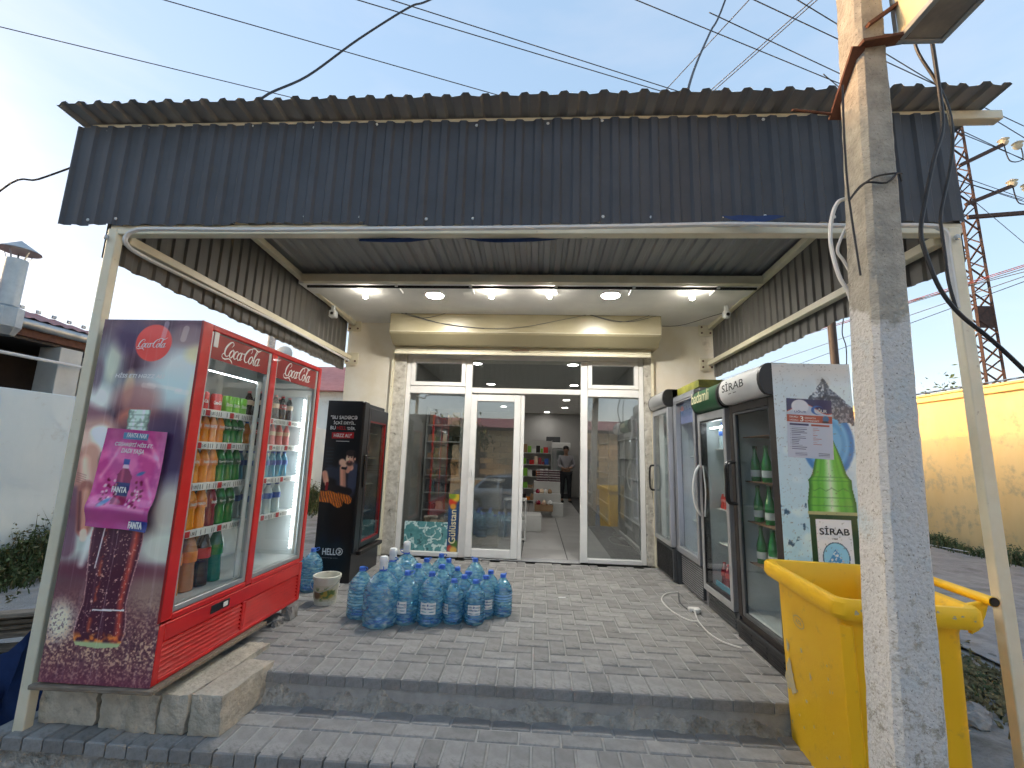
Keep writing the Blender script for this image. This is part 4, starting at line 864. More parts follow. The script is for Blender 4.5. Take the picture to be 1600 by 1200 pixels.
# farthest cooler next to the shop wall
fwd=.66
far=rcooler(5.04,fwd,1.50,'cooler with a blank white header and dark grille, nearest to the shop door','','')if 0 else thing('drinks_cooler','cooler with a blank white header and dark grille, nearest to the shop door','cooler',(1.50,5.70,0),RZ)
cabinet(far,fwd,.5,2.10,.34,'grey_metal'); bxs('plinth',[(0,fwd,.031,.5,0,.338)],'dark_grey',far)
doorframe(far,0,fwd,.37,1.90,'alu',(.05,.05),(.05,.06),y=(-.03,.028))
header(far,fwd,1.91,2.10,'alu','black_plastic'); bxs('grille',[(.0,fwd,-.01,.030,.02,.35)],'dark_grey',far,.006)
for i in range(26): bxs('louvre',[(.03+i*.0235,.04+i*.0235,-.016,-.0105,.04,.33)],'black_plastic',far,0)
mb=MB(); mb.tube(crom([(.03,-.03,.93),(.03,-.08,.96),(.03,-.08,1.2),(.03,-.03,1.23)],4),.012,8); mb.build('handle',M['black_plastic'],far,smooth=True)
for z in(1.5,1.15,.8): shelf(far,.06,fwd-.06,.1,.42,z,'white_paint',False)
# ---------------- drinks in the coolers ----------------
DR={}
mat('d_orange',(.85,.30,.015),.18,coat=.6,var=.1); mat('d_cola',(.035,.012,.010),.16,coat=.6); mat('d_green',(.02,.27,.06),.16,coat=.6); mat('d_red',(.28,.015,.04),.18,coat=.6); mat('d_peach',(.50,.22,.10),.2,coat=.5); mat('d_blue',(.10,.36,.52),.15,coat=.6); mat('d_clear',(.50,.62,.64),.15,coat=.6); mat('d_teal',(.01,.20,.13),.16,coat=.5)
mat('l_orange',(.85,.26,.03),.35); mat('l_red',(.62,.02,.02),.3,coat=.3); mat('l_green',(.20,.50,.05),.3,coat=.3); mat('l_blue',(.04,.12,.42),.35); mat('l_pink',(.75,.25,.25),.35); mat('l_cream',(.80,.62,.45),.4); mat('l_dkgreen',(.01,.12,.03),.4)
def bottle_meshes(kind,body,label,capm,word=None,wm='ink_white'):
    if kind=='can':
        b=MB().lathe([(.026,0),(.033,.006),(.033,.108),(.027,.116),(.027,.118)],n=14); parts=[('body',b.mesh('body',M[body],smooth=True))]
        t=MB().lathe([(.026,.118),(.025,.1185)],n=14); parts.append(('lid',t.mesh('lid',M['zinc'])))
    elif kind=='glass':
        b=MB().lathe([(.030,0),(.034,.006),(.034,.125),(.030,.15),(.016,.20),(.0135,.245),(.0155,.247),(.0155,.255)],n=14); parts=[('body',b.mesh('body',M[body],smooth=True))]
        parts.append(('label',MB().lathe([(.0347,.035),(.0347,.085)],n=14,cap0=False,cap1=False).mesh('label',M[label],smooth=True))); parts.append(('cap',MB().lathe([(.0165,.250),(.0165,.268),(.013,.27)],n=10).mesh('cap',M[capm],smooth=True)))
    else:
        h=kind; r=.030+.055*(h-.2)/.2*.45
        P=[(.8*r,0),(r*1.0,.02*h),(r*1.0,.12*h),(r*.90,.30*h),(r*.84,.42*h),(r*.90,.50*h),(r*1.0,.58*h),(r*.96,.68*h),(r*.70,.80*h),(r*.42,.90*h),(r*.38,.93*h)]
        b=MB().lathe(P,n=14,f=lambda a,z:1+.035*math.cos(5*a)*(1 if z<.4*h else 0)); parts=[('body',b.mesh('body',M[body],smooth=True))]
        parts.append(('label',MB().lathe([(r*1.005,.49*h),(r*1.02,.58*h),(r*.985,.67*h)],n=16,cap0=False,cap1=False).mesh('label',M[label],smooth=True)))
        parts.append(('cap',MB().lathe([(r*.45,.93*h),(r*.45,1.0*h),(r*.40,1.005*h)],n=10).mesh('cap',M[capm],smooth=True)))
    return parts
def drink(key,args,lab,cat,loc,group=None,wd=None,facing=(0,-1)):
    if key not in DR: DR[key]=bottle_meshes(*args)
    o=thing('drink_can' if args[0]=='can' else 'soda_bottle',lab,cat,loc,rr.uniform(0,6),group)
    for n,me in DR[key]: link(n,me,o)
    if wd:
        s,m,w,h,z,r=wd
        tt=text(s,M[m],o,(0,0,0),(1,0,0),(0,0,1),w=w,h=h,bold=.04,align='C')
        n=len(tt.data.vertices); a=np.zeros(n*3); tt.data.vertices.foreach_get('co',a); a=a.reshape(-1,3); th=a[:,0]/r
        z0=a[:,1].copy(); b=np.stack([r*np.sin(th),-r*np.cos(th),z+z0],-1); tt.data.vertices.foreach_set('co',b.ravel()); tt.matrix_local=Matrix.Identity(4)
        o.rotation_euler.z=wd_rot+rr.uniform(-.35,.35)
    return o
wd_rot=R(90-18)
def inl(root,x,y,z):
    c,s=math.cos(root.rotation_euler.z),math.sin(root.rotation_euler.z); l=root.location; return (l.x+c*x-s*y,l.y+s*x+c*y,l.z+z)
ORD=['first','second','third','fourth','fifth','sixth','seventh','eighth','ninth']
KD={'o':('orange soda bottle','d_orange','l_orange','cap_blue','FANTA'),'c':('dark cola bottle','d_cola','l_red','l_red','Cola'),'g':('green lemonade bottle','d_green','l_dkgreen','l_green','Sprite'),'r':('dark red soda bottle','d_red','d_red','cap_blue','FANTA'),'p':('peach coloured soft drink bottle','d_peach','l_orange','l_orange',None),'t':('large green lemonade bottle','d_teal','d_green','l_green',None),'b':('blue water bottle','d_blue','l_blue','l_blue',None),'w':('clear water bottle','d_clear','l_blue','l_blue',None),'k':('pink capped juice bottle','l_pink','l_cream','l_pink',None),'j':('iced tea bottle','d_cola','l_cream','l_pink',None)}
def row(root,x0,x1,y,z,codes,h,where):
    n=len(codes); cnt={}; tot={c:codes.count(c) for c in codes}
    for i,c in enumerate(codes):
        x=x0+(x1-x0)*(i+.5)/n; nm,b,l,cp,wdn=KD[c]; cnt[c]=cnt.get(c,0)+1
        lab=('%s %s'%(ORD[cnt[c]-1],nm) if tot[c]>1 else nm)+' '+where+(' from the left' if tot[c]>1 else '')
        r=.030+.055*(h-.2)/.2*.45
        drink((c,h),(h,b,l,cp),lab,'bottle',inl(root,x,y,z),'drinks in the red cooler',(wdn,'ink_white',.045 if h<.26 else .06,.016 if h<.26 else .02,.545*h,r*1.03) if wdn and y<.16 else None)
def cans(root,xs,y,z,kinds,where):
    cnt={}
    for x,k in zip(xs,kinds):
        cnt[k]=cnt.get(k,0)+1; nm={'l_red':'red cola can','l_green':'lime green drink can'}[k]
        drink(('can',k),('can',k,None,None),'%s %s %s'%(ORD[cnt[k]-1],nm,where),'can',inl(root,x,y,z),'cans on the top shelf of the red cooler',('Coca-Cola' if k=='l_red' else 'lime','ink_white',.05,.022,.05,.0335))
cans(coke,[.10,.165,.23,.34,.44,.51,.58],.13,1.41,['l_red','l_red','l_red','l_red','l_green','l_green','l_green'],'from the left on the top shelf')
row(coke,.06,.64,.14,1.215,'coooooggg',.185,'on the second shelf behind the left door')
row(coke,.06,.64,.14,.975,'coooogggg'[:8],.225,'on the third shelf behind the left door')
row(coke,.06,.64,.15,.71,'cooorgg',.255,'on the fourth shelf behind the left door')
row(coke,.06,.62,.17,.352,'copct',.34,'on the cooler floor')
row(coke,.06,.64,.26,.975,'coogog',.225,'in the back row of the third shelf')
row(coke,.06,.64,.27,.71,'ooorgt',.255,'in the back row, fourth shelf')
row(coke,.74,1.22,.14,1.41,'jjjcj',.20,'on the top shelf behind the right door')
row(coke,.74,1.22,.14,1.215,'cokkk',.17,'on the second shelf behind the right door')
row(coke,.74,1.22,.14,.975,'wwbbbb',.20,'on the third shelf behind the right door')
row(coke,.74,1.18,.14,.71,'wwww',.23,'on the fourth shelf behind the right door')
row(coke,.06,.64,.225,1.215,'ocoogoggo',.185,'in the back row, second shelf')
row(coke,.74,1.22,.225,1.41,'jjcjj',.20,'in the back row, top right shelf')
row(coke,.74,1.22,.215,1.215,'okkok',.17,'in the back row, second right shelf')
row(coke,.74,1.22,.23,.975,'bwbbwb',.20,'in the back row, third right shelf')
row(coke,.74,1.18,.24,.71,'wwww',.23,'in the back row, fourth right shelf')
row(coke,.10,.66,.31,.352,'ogcro',.32,'in the back row, cooler floor')
# mineral water in the black and white cooler, others in the row
for zi,(z,nm) in enumerate(((1.16,'upper'),(.86,'middle'),(.56,'lower'))):
    for i in range(4):
        drink('gl',('glass','d_green','white_label','ink_green'),'%s green glass water bottle from the left on the %s wooden shelf'%(ORD[i],nm),'bottle',inl(sir,[.10,.185,.27,.355][i]+.01*zi,.14+.04*(i%2),z),'green glass bottles behind the black framed door')
for i in range(4):
    drink(('c',.22),(.22,'d_red','l_red','l_red'),'%s small red juice bottle at the bottom of the green-header cooler'%ORD[i],'bottle',inl(bad,.09+.085*i,.13,.19),'red juice bottles in the grey cooler')
for i in range(2):
    drink(('k',.13),(.13,'l_red','l_pink','l_red'),'%s tiny red bottle on the middle shelf of the green-header cooler'%ORD[i],'bottle',inl(bad,.12+.07*i,.13,.88),'small red bottles in the grey cooler')
tb=bxs('product_tray',[(0,.44,0,.012,0,.07)],'d_blue',None,.002); tb.location=inl(bad,.08,.05,.19); tb.rotation_euler=(0,0,RZ); tag(tb,'blue and white printed carton strip along the bottom of the green-header cooler','carton')
drink(('w',.24),(.24,'d_clear','l_blue','l_blue'),'lone clear jug of water on the top shelf of the green-header cooler','bottle',inl(bad,.16,.14,1.42))
# ---------------- big water bottles on the paving ----------------
def wbottle(kind):
    H,r={'T10':(.40,.132),'T5':(.355,.096),'T3':(.30,.079)}[kind]
    n=54; P=[(r*.86,0),(r*.98,.012)]
    if kind=='T10':
        zs=np.linspace(.03,.62*H,32)
        f=lambda a,z:1+(.060*math.cos(9*a+ (math.pi if int(z/.040)%2 else 0))*abs(math.sin(z/.040*math.pi)) if z<.62*H else .018*math.cos(12*a)*max(0,1-(z-.62*H)/(.3*H)))
        P+=[(r,z) for z in zs]+[(r*1.0,.66*H),(r*.97,.70*H)]
    else:
        zs=np.linspace(.025,.60*H,40); P+=[(r*(1+.045*math.cos(z/ .022*2*math.pi)),z) for z in zs]+[(r*.99,.64*H)]
        f=lambda a,z:1+(.010*math.cos(10*a) if z<.6*H else .03*abs(math.cos(6*a))*max(0,1-(z-.60*H)/(.30*H))-.01)
    P+=[(r*.90,.74*H),(r*.72,.82*H),(r*.48,.90*H),(r*.27,.955*H),(.022,.97*H),(.022,.99*H)]
    me=[('body',MB().lathe(P,n=n,f=f).mesh('body',M['pet_blue'],smooth=True))]
    me.append(('base_dimple',MB().lathe([(r*.10,.020),(r*.55,.012),(r*.62,.018),(r*.30,.05),(.004,.058)],n=14,f=lambda a,z:1+.3*math.cos(5*a)).mesh('base_dimple',M['cap_blue'],smooth=True)))
    if kind=='T10':
        me.append(('cap',MB().lathe([(.030,.97*H),(.030,1.0*H),(.027,1.01*H)],n=14).mesh('cap',M['cap_blue'],smooth=True)))
        me.append(('cap_wrap',MB().lathe([(.029,1.0*H),(.034,1.04*H),(.031,1.08*H),(.034,1.14*H),(.030,1.22*H),(.024,1.235*H)],n=14,f=lambda a,z:1+.06*math.sin(5*a+z*200)).mesh('cap_wrap',M['wrap'],smooth=True)))
    else:
        me.append(('cap',MB().lathe([(.027,.975*H),(.028,.985*H),(.024,.99*H),(.024,1.05*H),(.022,1.06*H)],n=14).mesh('cap',M['cap_blue'],smooth=True)))
    hr=MB(); a=.055 if kind!='T3' else .045
    hr.tube(crom([(.026,0,.985*H),(a*.8,.0,1.0*H),(a,0,1.03*H+.005),(a*.7,0,1.05*H+.004),(.024,0,1.04*H)],5),.0035,6); me.append(('carry_handle',hr.mesh('carry_handle',M['cap_blue'],smooth=True)))
    return me,H,r
mat('wrap',(.72,.78,.80),.3,coat=.4,col2=(.85,.88,.9),vs=30)
WB={k:wbottle(k) for k in('T10','T5','T3')}
def label_mesh(r,z0,z1,span):
    m=MB(); n=10
    for z in(z0,z1):
        for i in range(n+1):
            a=-math.pi/2-span/2+span*i/n; m.v.append(((r)*math.cos(a),(r)*math.sin(a),z))
    for i in range(n): m.face(i,i+1,n+2+i,n+1+i)
    return m.mesh('label',M['white_label'],smooth=True,fix=False)
def place_w(kind,x,y,lab,label=None,blue=False):
    me,H,r=WB[kind]; o=thing('water_bottle',lab,'water bottle',(x,y,0),rr.uniform(-.5,.5) if label is None else label,'blue plastic water bottles on the paving')
    for n,m_ in me:
        c=link(n,m_,o)
        if n=='carry_handle': c.rotation_euler.z=rr.uniform(0,6.28)
    if label is not None:
        rl=r*1.03; link('label',label_mesh(rl,.26*H,.50*H,1.25),o)
        for s,w,h,z in(('Alfa Water',.6*r,.013,.355*H),):
            tt=text(s,M['ink_blue'],o,(0,0,0),(1,0,0),(0,0,1),w=w,h=h,bold=.02,align='C'); n=len(tt.data.vertices); a=np.zeros(n*3); tt.data.vertices.foreach_get('co',a); a=a.reshape(-1,3); th=a[:,0]/rl
            tt.data.vertices.foreach_set('co',np.stack([(rl+.0008)*np.sin(th),-(rl+.0008)*np.cos(th),z+a[:,1]],-1).ravel()); tt.matrix_local=Matrix.Identity(4)
        dp=[(.007*math.cos(k*.63),.007*math.sin(k*.63)) for k in range(7)]
        flat2d('emblem',[[(0,.018),(-.006,.004),(-.004,-.002),(.004,-.002),(.006,.004)]],M['ink_blue'],o,(0,-(rl+.001),.43*H),(1,0,0),(0,0,1))
        for sx in(-1,1): flat2d('print',[[(sx*.45*r,i*.005),(sx*.45*r+.022,i*.005),(sx*.45*r+.022,i*.005+.0015),(sx*.45*r,i*.005+.0015)] for i in range(6)],M['ink_grey'],o,(0,-(rl*.965+.0005),.38*H),(1,0,0),(0,0,1))
    if blue: link('label',MB().lathe([(r*1.012,.40*H),(r*1.012,.62*H)],n=30,cap0=False,cap1=False).mesh('label',M['sleeve'],smooth=True),o)
    return o
mat('sleeve',(.25,.50,.80),.35,coat=.3,col2=(.40,.65,.88),vs=20)
WL=[('T10',-1.175,3.53,'largest water bottle at the front of the group, shrink-wrapped white cap and bright scaly body',None),
('T10',-1.20,3.83,'big water bottle with wrapped white cap, middle one of the three big ones',None),
('T10',-1.17,4.13,'big water bottle with wrapped white cap, farthest back near the black cooler',None),
('T5',-1.39,3.66,'ribbed water bottle at the far left edge of the group with blue cap',None),
('T5',-1.00,3.60,'labelled ribbed water bottle directly right of the largest one',-.30),
('T5',-.805,3.60,'labelled ribbed water bottle in the middle of the front row',.02),
('T5',-.975,3.83,'ribbed water bottle in the second row behind the left labelled one',None),
('T5',-.775,3.84,'ribbed water bottle in the second row behind the middle labelled one',None),
('T5',-.96,4.04,'ribbed water bottle in the third row, left of its neighbour',None),
('T5',-.765,4.06,'ribbed water bottle in the third row with raised handle',None),
('T5',-.87,4.24,'ribbed water bottle at the very back behind the third row',None),
('T5',-.535,4.13,'tall water bottle standing alone at the back right near the glass door',None),
('T3',-.675,4.02,'small water bottle half hidden in the middle of the group',None),
('T3',-.565,3.90,'small water bottle in front of the tall one at the back right',None),
('T3',-.635,3.65,'small ribbed water bottle in the front row, its label turned to the left',-.95),
('T3',-.575,3.78,'small water bottle just behind the two small front ones',None),
('T3',-.465,3.66,'small water bottle with square white label facing forward',.05),
('T3',-.40,3.80,'small water bottle with white label, second row at the right',.30),
('T3',-.375,3.96,'small water bottle behind the labelled ones at the right',None),
('T3',-.262,3.87,'small water bottle with pale blue sleeve at the right end of the group',None)]
for i,(k,x,y,l,lb) in enumerate(WL): place_w(k,x,y,l,lb,blue=(i==len(WL)-1))
place_w('T5',-2.10,4.24,'water bottle in front of the black cooler, right one of two beside the white bucket')
place_w('T5',-2.26,4.22,'water bottle behind the red cooler corner, left one of two beside the white bucket')
# ---------------- bucket ----------------
bk=thing('plastic_bucket','cream plastic paint bucket with green and yellow print beside the red cooler','bucket',(-1.80,3.93,0))
mb=MB(); rr2=[[(r*math.cos(a),r*math.sin(a),z) for a in [2*math.pi*k/28 for k in range(28)]] for r,z in((.088,0),(.108,.20),(.108,.205),(.116,.205),(.117,.228),(.110,.232),(.104,.228),(.086,.012))]
mb.rings(rr2,True,True,True); mb.build('body',mat('bucket',(.66,.64,.52),.45,col2=(.74,.73,.64),vs=8,dirt=((.30,.28,.22),.35,9)),bk,smooth=True)
def bart(X,Y):
    n=vnoise(X,Y,30,3); im=np.zeros(X.shape+(3,)); im[:]=(205,200,176); im=mixc(im,ell(X,Y,.14,.055,.07,.035,.3),(176,150,60)); im=mixc(im,np.clip((n-.5)*8,0,1)*ell(X,Y,.12,.06,.11,.05,.3),(86,110,60)); im=mixc(im,ell(X,Y,.06,.05,.035,.03,.3),(120,80,50)); return im
pr=paint('print',bart,.24,.13,60,34,bk,(0,0,0),(1,0,0),(0,0,1))
n=len(pr.data.vertices); a=np.zeros(n*3); pr.data.vertices.foreach_get('co',a); a=a.reshape(-1,3); rb=.092+ (a[:,1]+.03)*.1+.0015; th=(a[:,0]-.12)/.1+.25
pr.data.vertices.foreach_set('co',np.stack([rb*np.sin(th),-rb*np.cos(th),a[:,1]+.035],-1).ravel()); pr.matrix_local=Matrix.Identity(4)
mb=MB(); mb.tube(crom([(-.118,0,.2),(-.10,-.09,.16),(0,-.135,.12),(.10,-.09,.16),(.118,0,.2)],5),.0025,6); mb.build('wire_handle',M['zinc'],bk)
# ---------------- limestone blocks and board under the red cooler ----------------
def stone(x0,x1,y0,y1,z0,z1,lab,seed,m='limestone',amp=.0075,skew=0):
    bm=bmesh.new(); bmesh.ops.create_cube(bm,size=1); bmesh.ops.subdivide_edges(bm,edges=bm.edges,cuts=6,use_grid_fill=True)
    r=np.random.RandomState(seed); ph=r.rand(6)*6
    for v in bm.verts:
        p=v.co.copy(); q=Vector([math.copysign(abs(c*2)**1.0,c) for c in p]); l=sorted([abs(c) for c in q])
        k=1-.05*max(0,l[1]-.8)*max(0,l[2]-.5)*4
        x,y,z=q*k; f=lambda a,b,c:math.sin(a*5.1+b*3.3+ph[c])*.5+math.sin(a*11+b*9+ph[(c+2)%6])*.3+r.uniform(-.35,.35)
        v.co=((x0+x1)/2+x*(x1-x0)/2+amp*f(y,z,0)+skew*y,(y0+y1)/2+y*(y1-y0)/2+amp*f(x,z,1),max(z0,(z0+z1)/2+z*(z1-z0)/2+amp*.6*f(x,y,2)) if z<-.9 else (z0+z1)/2+z*(z1-z0)/2+amp*.6*f(x,y,2))
    me=bpy.data.meshes.new('limestone_block'); bm.to_mesh(me); bm.free(); me.materials.append(M[m]); me.polygons.foreach_set('use_smooth',[True]*len(me.polygons)); me.set_sharp_from_angle(angle=R(50))
    c=((x0+x1)/2,(y0+y1)/2,z0); me.transform(Matrix.Translation([-a for a in c])); o=link('limestone_block',me); o.location=c
    return tag(o,lab,'stone block','stone blocks around the red cooler')
stone(-2.60,-2.28,2.41,2.75,-.16,.025,'wide limestone block under the left corner of the red cooler',1)
stone(-2.25,-2.095,2.40,2.75,-.16,.010,'narrow limestone block, second from the left below the red cooler',2)
stone(-2.08,-1.92,2.385,2.86,-.16,.020,'limestone block with a broken yellowish corner, third from the left',3,skew=.008)
stone(-1.905,-1.755,2.385,3.05,-.16,.028,'grey limestone block, second from the right in front of the red cooler',4,skew=.015)
stone(-1.742,-1.575,2.39,2.80,-.16,.035,'pale cut limestone block at the right end of the row on the step',5,skew=.012,amp=.006)
stone(-1.945,-1.86,3.50,3.60,0,.098,'small grey stone propping the far corner of the red cooler',6,'rock')
stone(-1.93,-1.88,3.36,3.44,0,.05,'tiny stone chip on the paving beneath the red cooler',7,'rock')
bd=bxs('base_board',[(-.33,.33,-.03,.9,0,.022)],'wood_plank',None,.004); bd.location=(-2.20,2.30,.072); bd.rotation_euler=(0,R(-.8),0); tag(bd,'weathered grey board between the stone blocks and the red cooler','board')
pb=thing('leaning_board','brown plywood board leaning in the gap between the red and the black coolers','board',(-2.18,3.95,0)); mb=MB(); mb.bar((0,0,0),(-.03,.10,1.18),.22,.02,(0,1,0)); mb.build('panel',M['cardboard'],pb,bevel=.002)
# ---------------- yellow wheeled bin ----------------
BX,BY,BZ,BW,BD=1.285,2.06,-.31,.545,.77
bn=thing('wheeled_bin','yellow plastic wheeled waste bin without lid, scuffed, behind the concrete pole','bin',(BX,BY,BZ),-.10)
def rring(x0,x1,y0,y1,r,z,n=6,dz=None):
    out=[]
    for cx,cy,a0 in((x1-r,y0+r,-90),(x1-r,y1-r,0),(x0+r,y1-r,90),(x0+r,y0+r,180)):
        for k in range(n+1):
            a=R(a0+90*k/n); x=cx+r*math.cos(a); y=cy+r*math.sin(a); out.append((x,y,z+(dz(x,y) if dz else 0)))
    return out
def br(i,r,z): return rring(i,BW-i,i,BD-i,r,z)
mb=MB(); mb.rings([br(.062,.05,.0),br(.055,.06,.03),br(.045,.05,.93),br(.04,.05,.955),br(.0,.055,.965),br(-.012,.06,.985),br(-.010,.06,1.035),br(.0,.055,1.048),br(.028,.045,1.046),br(.046,.04,1.02),br(.055,.04,.92),br(.075,.05,.05)])
mb.build('body',M['bin_yellow'],bn,smooth=True)
for a,b in((.20,.205),(.36,.365)):
    pass
mb=MB(); mb.bar((.058,.058,.93),(.072,.072,.06),.05,.018,(1,1,0)); mb.build('corner_rib',M['bin_yellow'],bn,bevel=.006,seg=2)
hb=MB(); hb.tube([(BW+.055,.02,1.075),(BW+.055,BD-.02,1.075)],.020,14,cap=False); hbo=hb.build('handle',M['bin_yellow'],bn,smooth=True)
mb=MB(); mb.lathe([(.0165,0),(.0165,.012)],n=12); o=mb.build('dark_tube_mouth',M['black_plastic'],hbo); o.rotation_euler=(R(90),0,0); o.location=(BW+.055,.030,1.075)  # dark disc imitates the shade inside the open tube end
for y in(.06,.36,.70):
    mb=MB(); mb.rings([[(BW-.012,y,z),(BW-.012,y+.022,z),(BW+x,y+.022,z+.02),(BW+x,y,z+.02)] for z,x in((.93,.02),(.99,.05),(1.05,.07))]); mb.build('handle_bracket',M['bin_yellow'],bn,bevel=.004)
for y in(.07,BD-.13):
    mb=MB(); mb.lathe([(.03,0),(.09,.0),(.095,.01),(.095,.045),(.09,.055),(.03,.055)],n=24); o=mb.build('wheel',M['rubber'],bn,smooth=True); o.rotation_euler=(R(-90),0,0); o.location=(BW-.06,y,.095)
ovl=[]
for k in range(24):
    a,b=2*math.pi*k/24,2*math.pi*(k+1)/24; ovl.append([(.06*math.cos(a),.03*math.sin(a)),(.06*math.cos(b),.03*math.sin(b)),(.054*math.cos(b),.026*math.sin(b)),(.054*math.cos(a),.026*math.sin(a))])
sidev=Vector((.06,.05,.9)).normalized()
flat2d('emblem',ovl,M['scuff'],bn,(.0430,.47,.80),(0,-1,0),(-.012,0,1)); text('AZƏRSUN'[:3],M['scuff'],bn,(.0425,.50,.79),(0,-1,0),(-.012,0,1),w=.06,h=.022,bold=.02)
def blobpoly(r,seed,n=26,asp=1.):
    q=np.random.RandomState(seed); ph=q.rand(5)*6; return [(r*(1+.22*math.sin(3*a+ph[0])+.14*math.sin(7*a+ph[1])+.08*math.sin(13*a+ph[2]))*math.cos(a),asp*r*(1+.22*math.sin(3*a+ph[0])+.14*math.sin(7*a+ph[1])+.08*math.sin(11*a+ph[3]))*math.sin(a)) for a in [2*math.pi*k/n for k in range(n)]]
flat2d('scuff_mark',[blobpoly(.052,3,asp=1.5)],M['scuff'],bn,(.0462,.62,.47),(0,-1,0),(-.012,0,1)); flat2d('scuff_mark',[blobpoly(.016,5,asp=1.8)],M['scuff'],bn,(.0440,.62,.63),(0,-1,0),(-.012,0,1))
for k in range(16):
    q_=random.Random(k+40); flat2d('scuff_mark',[blobpoly(q_.uniform(.003,.010),k+20,n=14,asp=q_.uniform(.5,2.6))],M['scuff'],bn,(.0436+.0003*(k%2),.12+.58*q_.random(),.15+.6*q_.random()),(0,-1,0),(-.012,0,1))
for k in range(12):
    q_=random.Random(k+80); flat2d('scuff_mark',[blobpoly(q_.uniform(.004,.010),k+50,n=12,asp=q_.uniform(.4,1.2))],M['scuff'],bn,(.05+.45*q_.random(),-.0125,1.0+.03*q_.random()),(1,0,0),(0,0,1))
# ---------------- concrete street pole ----------------
def polemat():
    m=mat('pole_concrete',(.30,.285,.24),.92,col2=(.44,.42,.36),vs=14,bump=1,bs=70,dist=.008); N=m.node_tree.nodes; L=m.node_tree.links; b=N['Principled BSDF']; s=b.inputs['Base Color'].links[0].from_socket
    t=N.new('ShaderNodeTexCoord'); sx=N.new('ShaderNodeSeparateXYZ'); L.new(t.outputs['Object'],sx.inputs[0])
    def noise(sc,d=8,r=.65):
        n=N.new('ShaderNodeTexNoise'); n.inputs['Scale'].default_value=sc; n.inputs['Detail'].default_value=d; n.inputs['Roughness'].default_value=r; L.new(t.outputs['Object'],n.inputs['Vector']); return n.outputs[0]
    def ramp(src,a,c):
        r=N.new('ShaderNodeMapRange'); r.inputs[1].default_value=a; r.inputs[2].default_value=c; L.new(src,r.inputs[0]); return r.outputs[0]
    def math_(op,a,c):
        r=N.new('ShaderNodeMath'); r.operation=op; 
        for i,v in enumerate((a,c)):
            if isinstance(v,float): r.inputs[i].default_value=v
            else: L.new(v,r.inputs[i])
        return r.outputs[0]
    def mixn(f,a,col):
        x=N.new('ShaderNodeMixRGB'); L.new(f,x.inputs[0]); L.new(a,x.inputs[1]); x.inputs[2].default_value=(*col,1); return x.outputs[0]
    hz=math_('ADD',ramp(sx.outputs['Z'],2.60,2.10),-.5); ww=math_('ADD',hz,noise(3.0)); wash=ramp(ww,.60,.66)
    pits=ramp(noise(85,5,.7),.36,.44); wash=math_('MULTIPLY',wash,pits)
    low=ramp(sx.outputs['Z'],1.55,.9); peel=ramp(math_('SUBTRACT',noise(22,12,.8),math_('MULTIPLY',low,.07)),.355,.41); wash=math_('MULTIPLY',wash,peel)
    out=mixn(wash,s,(.60,.60,.58)); blue=math_('MULTIPLY',ramp(noise(2.3,3),.56,.66),wash); out=mixn(math_('MULTIPLY',blue,.65),out,(.42,.55,.60))
    pk=math_('MULTIPLY',ramp(noise(120,2),.66,.70),.8); out=mixn(pk,out,(.10,.095,.085)); L.new(out,b.inputs['Base Color']); return m
polemat()
PZ0=-.40
pole=thing('street_pole','square concrete utility pole with flaking whitewash in front of the yellow bin','pole',(1.17,1.66,PZ0))
rg=[]; q=np.random.RandomState(8); z=PZ0; zs=list(np.arange(PZ0,7.0,.045))
for z in zs:
    t=(z-.506)/2.83; xl=1.153+(1.287-1.153)*t; wf=.158-.048*t; dp=.150-.018*t; c=.017
    j=lambda:q.uniform(-.0016,.0016)
    x0,x1,y0,y1=xl,xl+wf,1.60,1.60+dp
    base=[(x0+c,y0),(x1-c,y0),(x1,y0+c),(x1,y1-c),(x1-c,y1),(x0+c,y1),(x0,y1-c),(x0,y0+c)]
    pts=[]
    for k in range(8):
        a=base[k];b=base[(k+1)%8]
        for s in((0,.33,.66) if k%2==0 else (0,.5)): pts.append((a[0]+(b[0]-a[0])*s+j()-1.17,a[1]+(b[1]-a[1])*s+j()-1.66,z-PZ0))
    rg.append(pts)
MB().rings(rg).build('shaft',M['pole_concrete'],pole,smooth=True)
PK=dict(parent=pole,world=True)
mb=MB(); 
for zz,dz in((2.93,0),):
    y0,y1=1.592,1.742; mb.bar((1.262,y1+.02,2.78),(1.262,y0,2.97),.012,.05,(1,0,0)); mb.bar((1.262,y0-.004,2.97),(1.44,y0-.004,3.0),.012,.05,(0,1,0))
mb.build('steel_strap',M['rust'],**PK)
mb=MB(); mb.bar((1.30,1.585,3.06),(1.43,1.585,3.16),.012,.02,(0,1,0)); mb.build('steel_strap',M['rust'],**PK)
mb=MB(); mb.tube([(1.10,1.70,3.45),(1.26,1.70,3.46)],.008,6); mb.tube([(1.05,1.7,2.78),(1.27,1.755,2.80)],.006,6); mb.build('steel_rod',M['rust'],**PK)
for pts in([(1.16,1.588,2.29),(1.20,1.585,2.34),(1.26,1.585,2.385),(1.33,1.585,2.40),(1.362,1.587,2.40)],[(1.16,1.588,2.29),(1.22,1.585,2.36),(1.30,1.583,2.36),(1.345,1.583,2.40),(1.362,1.592,2.37)],[(1.19,1.60,2.8),(1.175,1.6,2.55),(1.17,1.6,2.3),(1.19,1.61,2.0)]):
    mb=MB(); mb.tube(crom(pts,4),.004,5); mb.build('tie_wire',M['cable_black'],**PK)
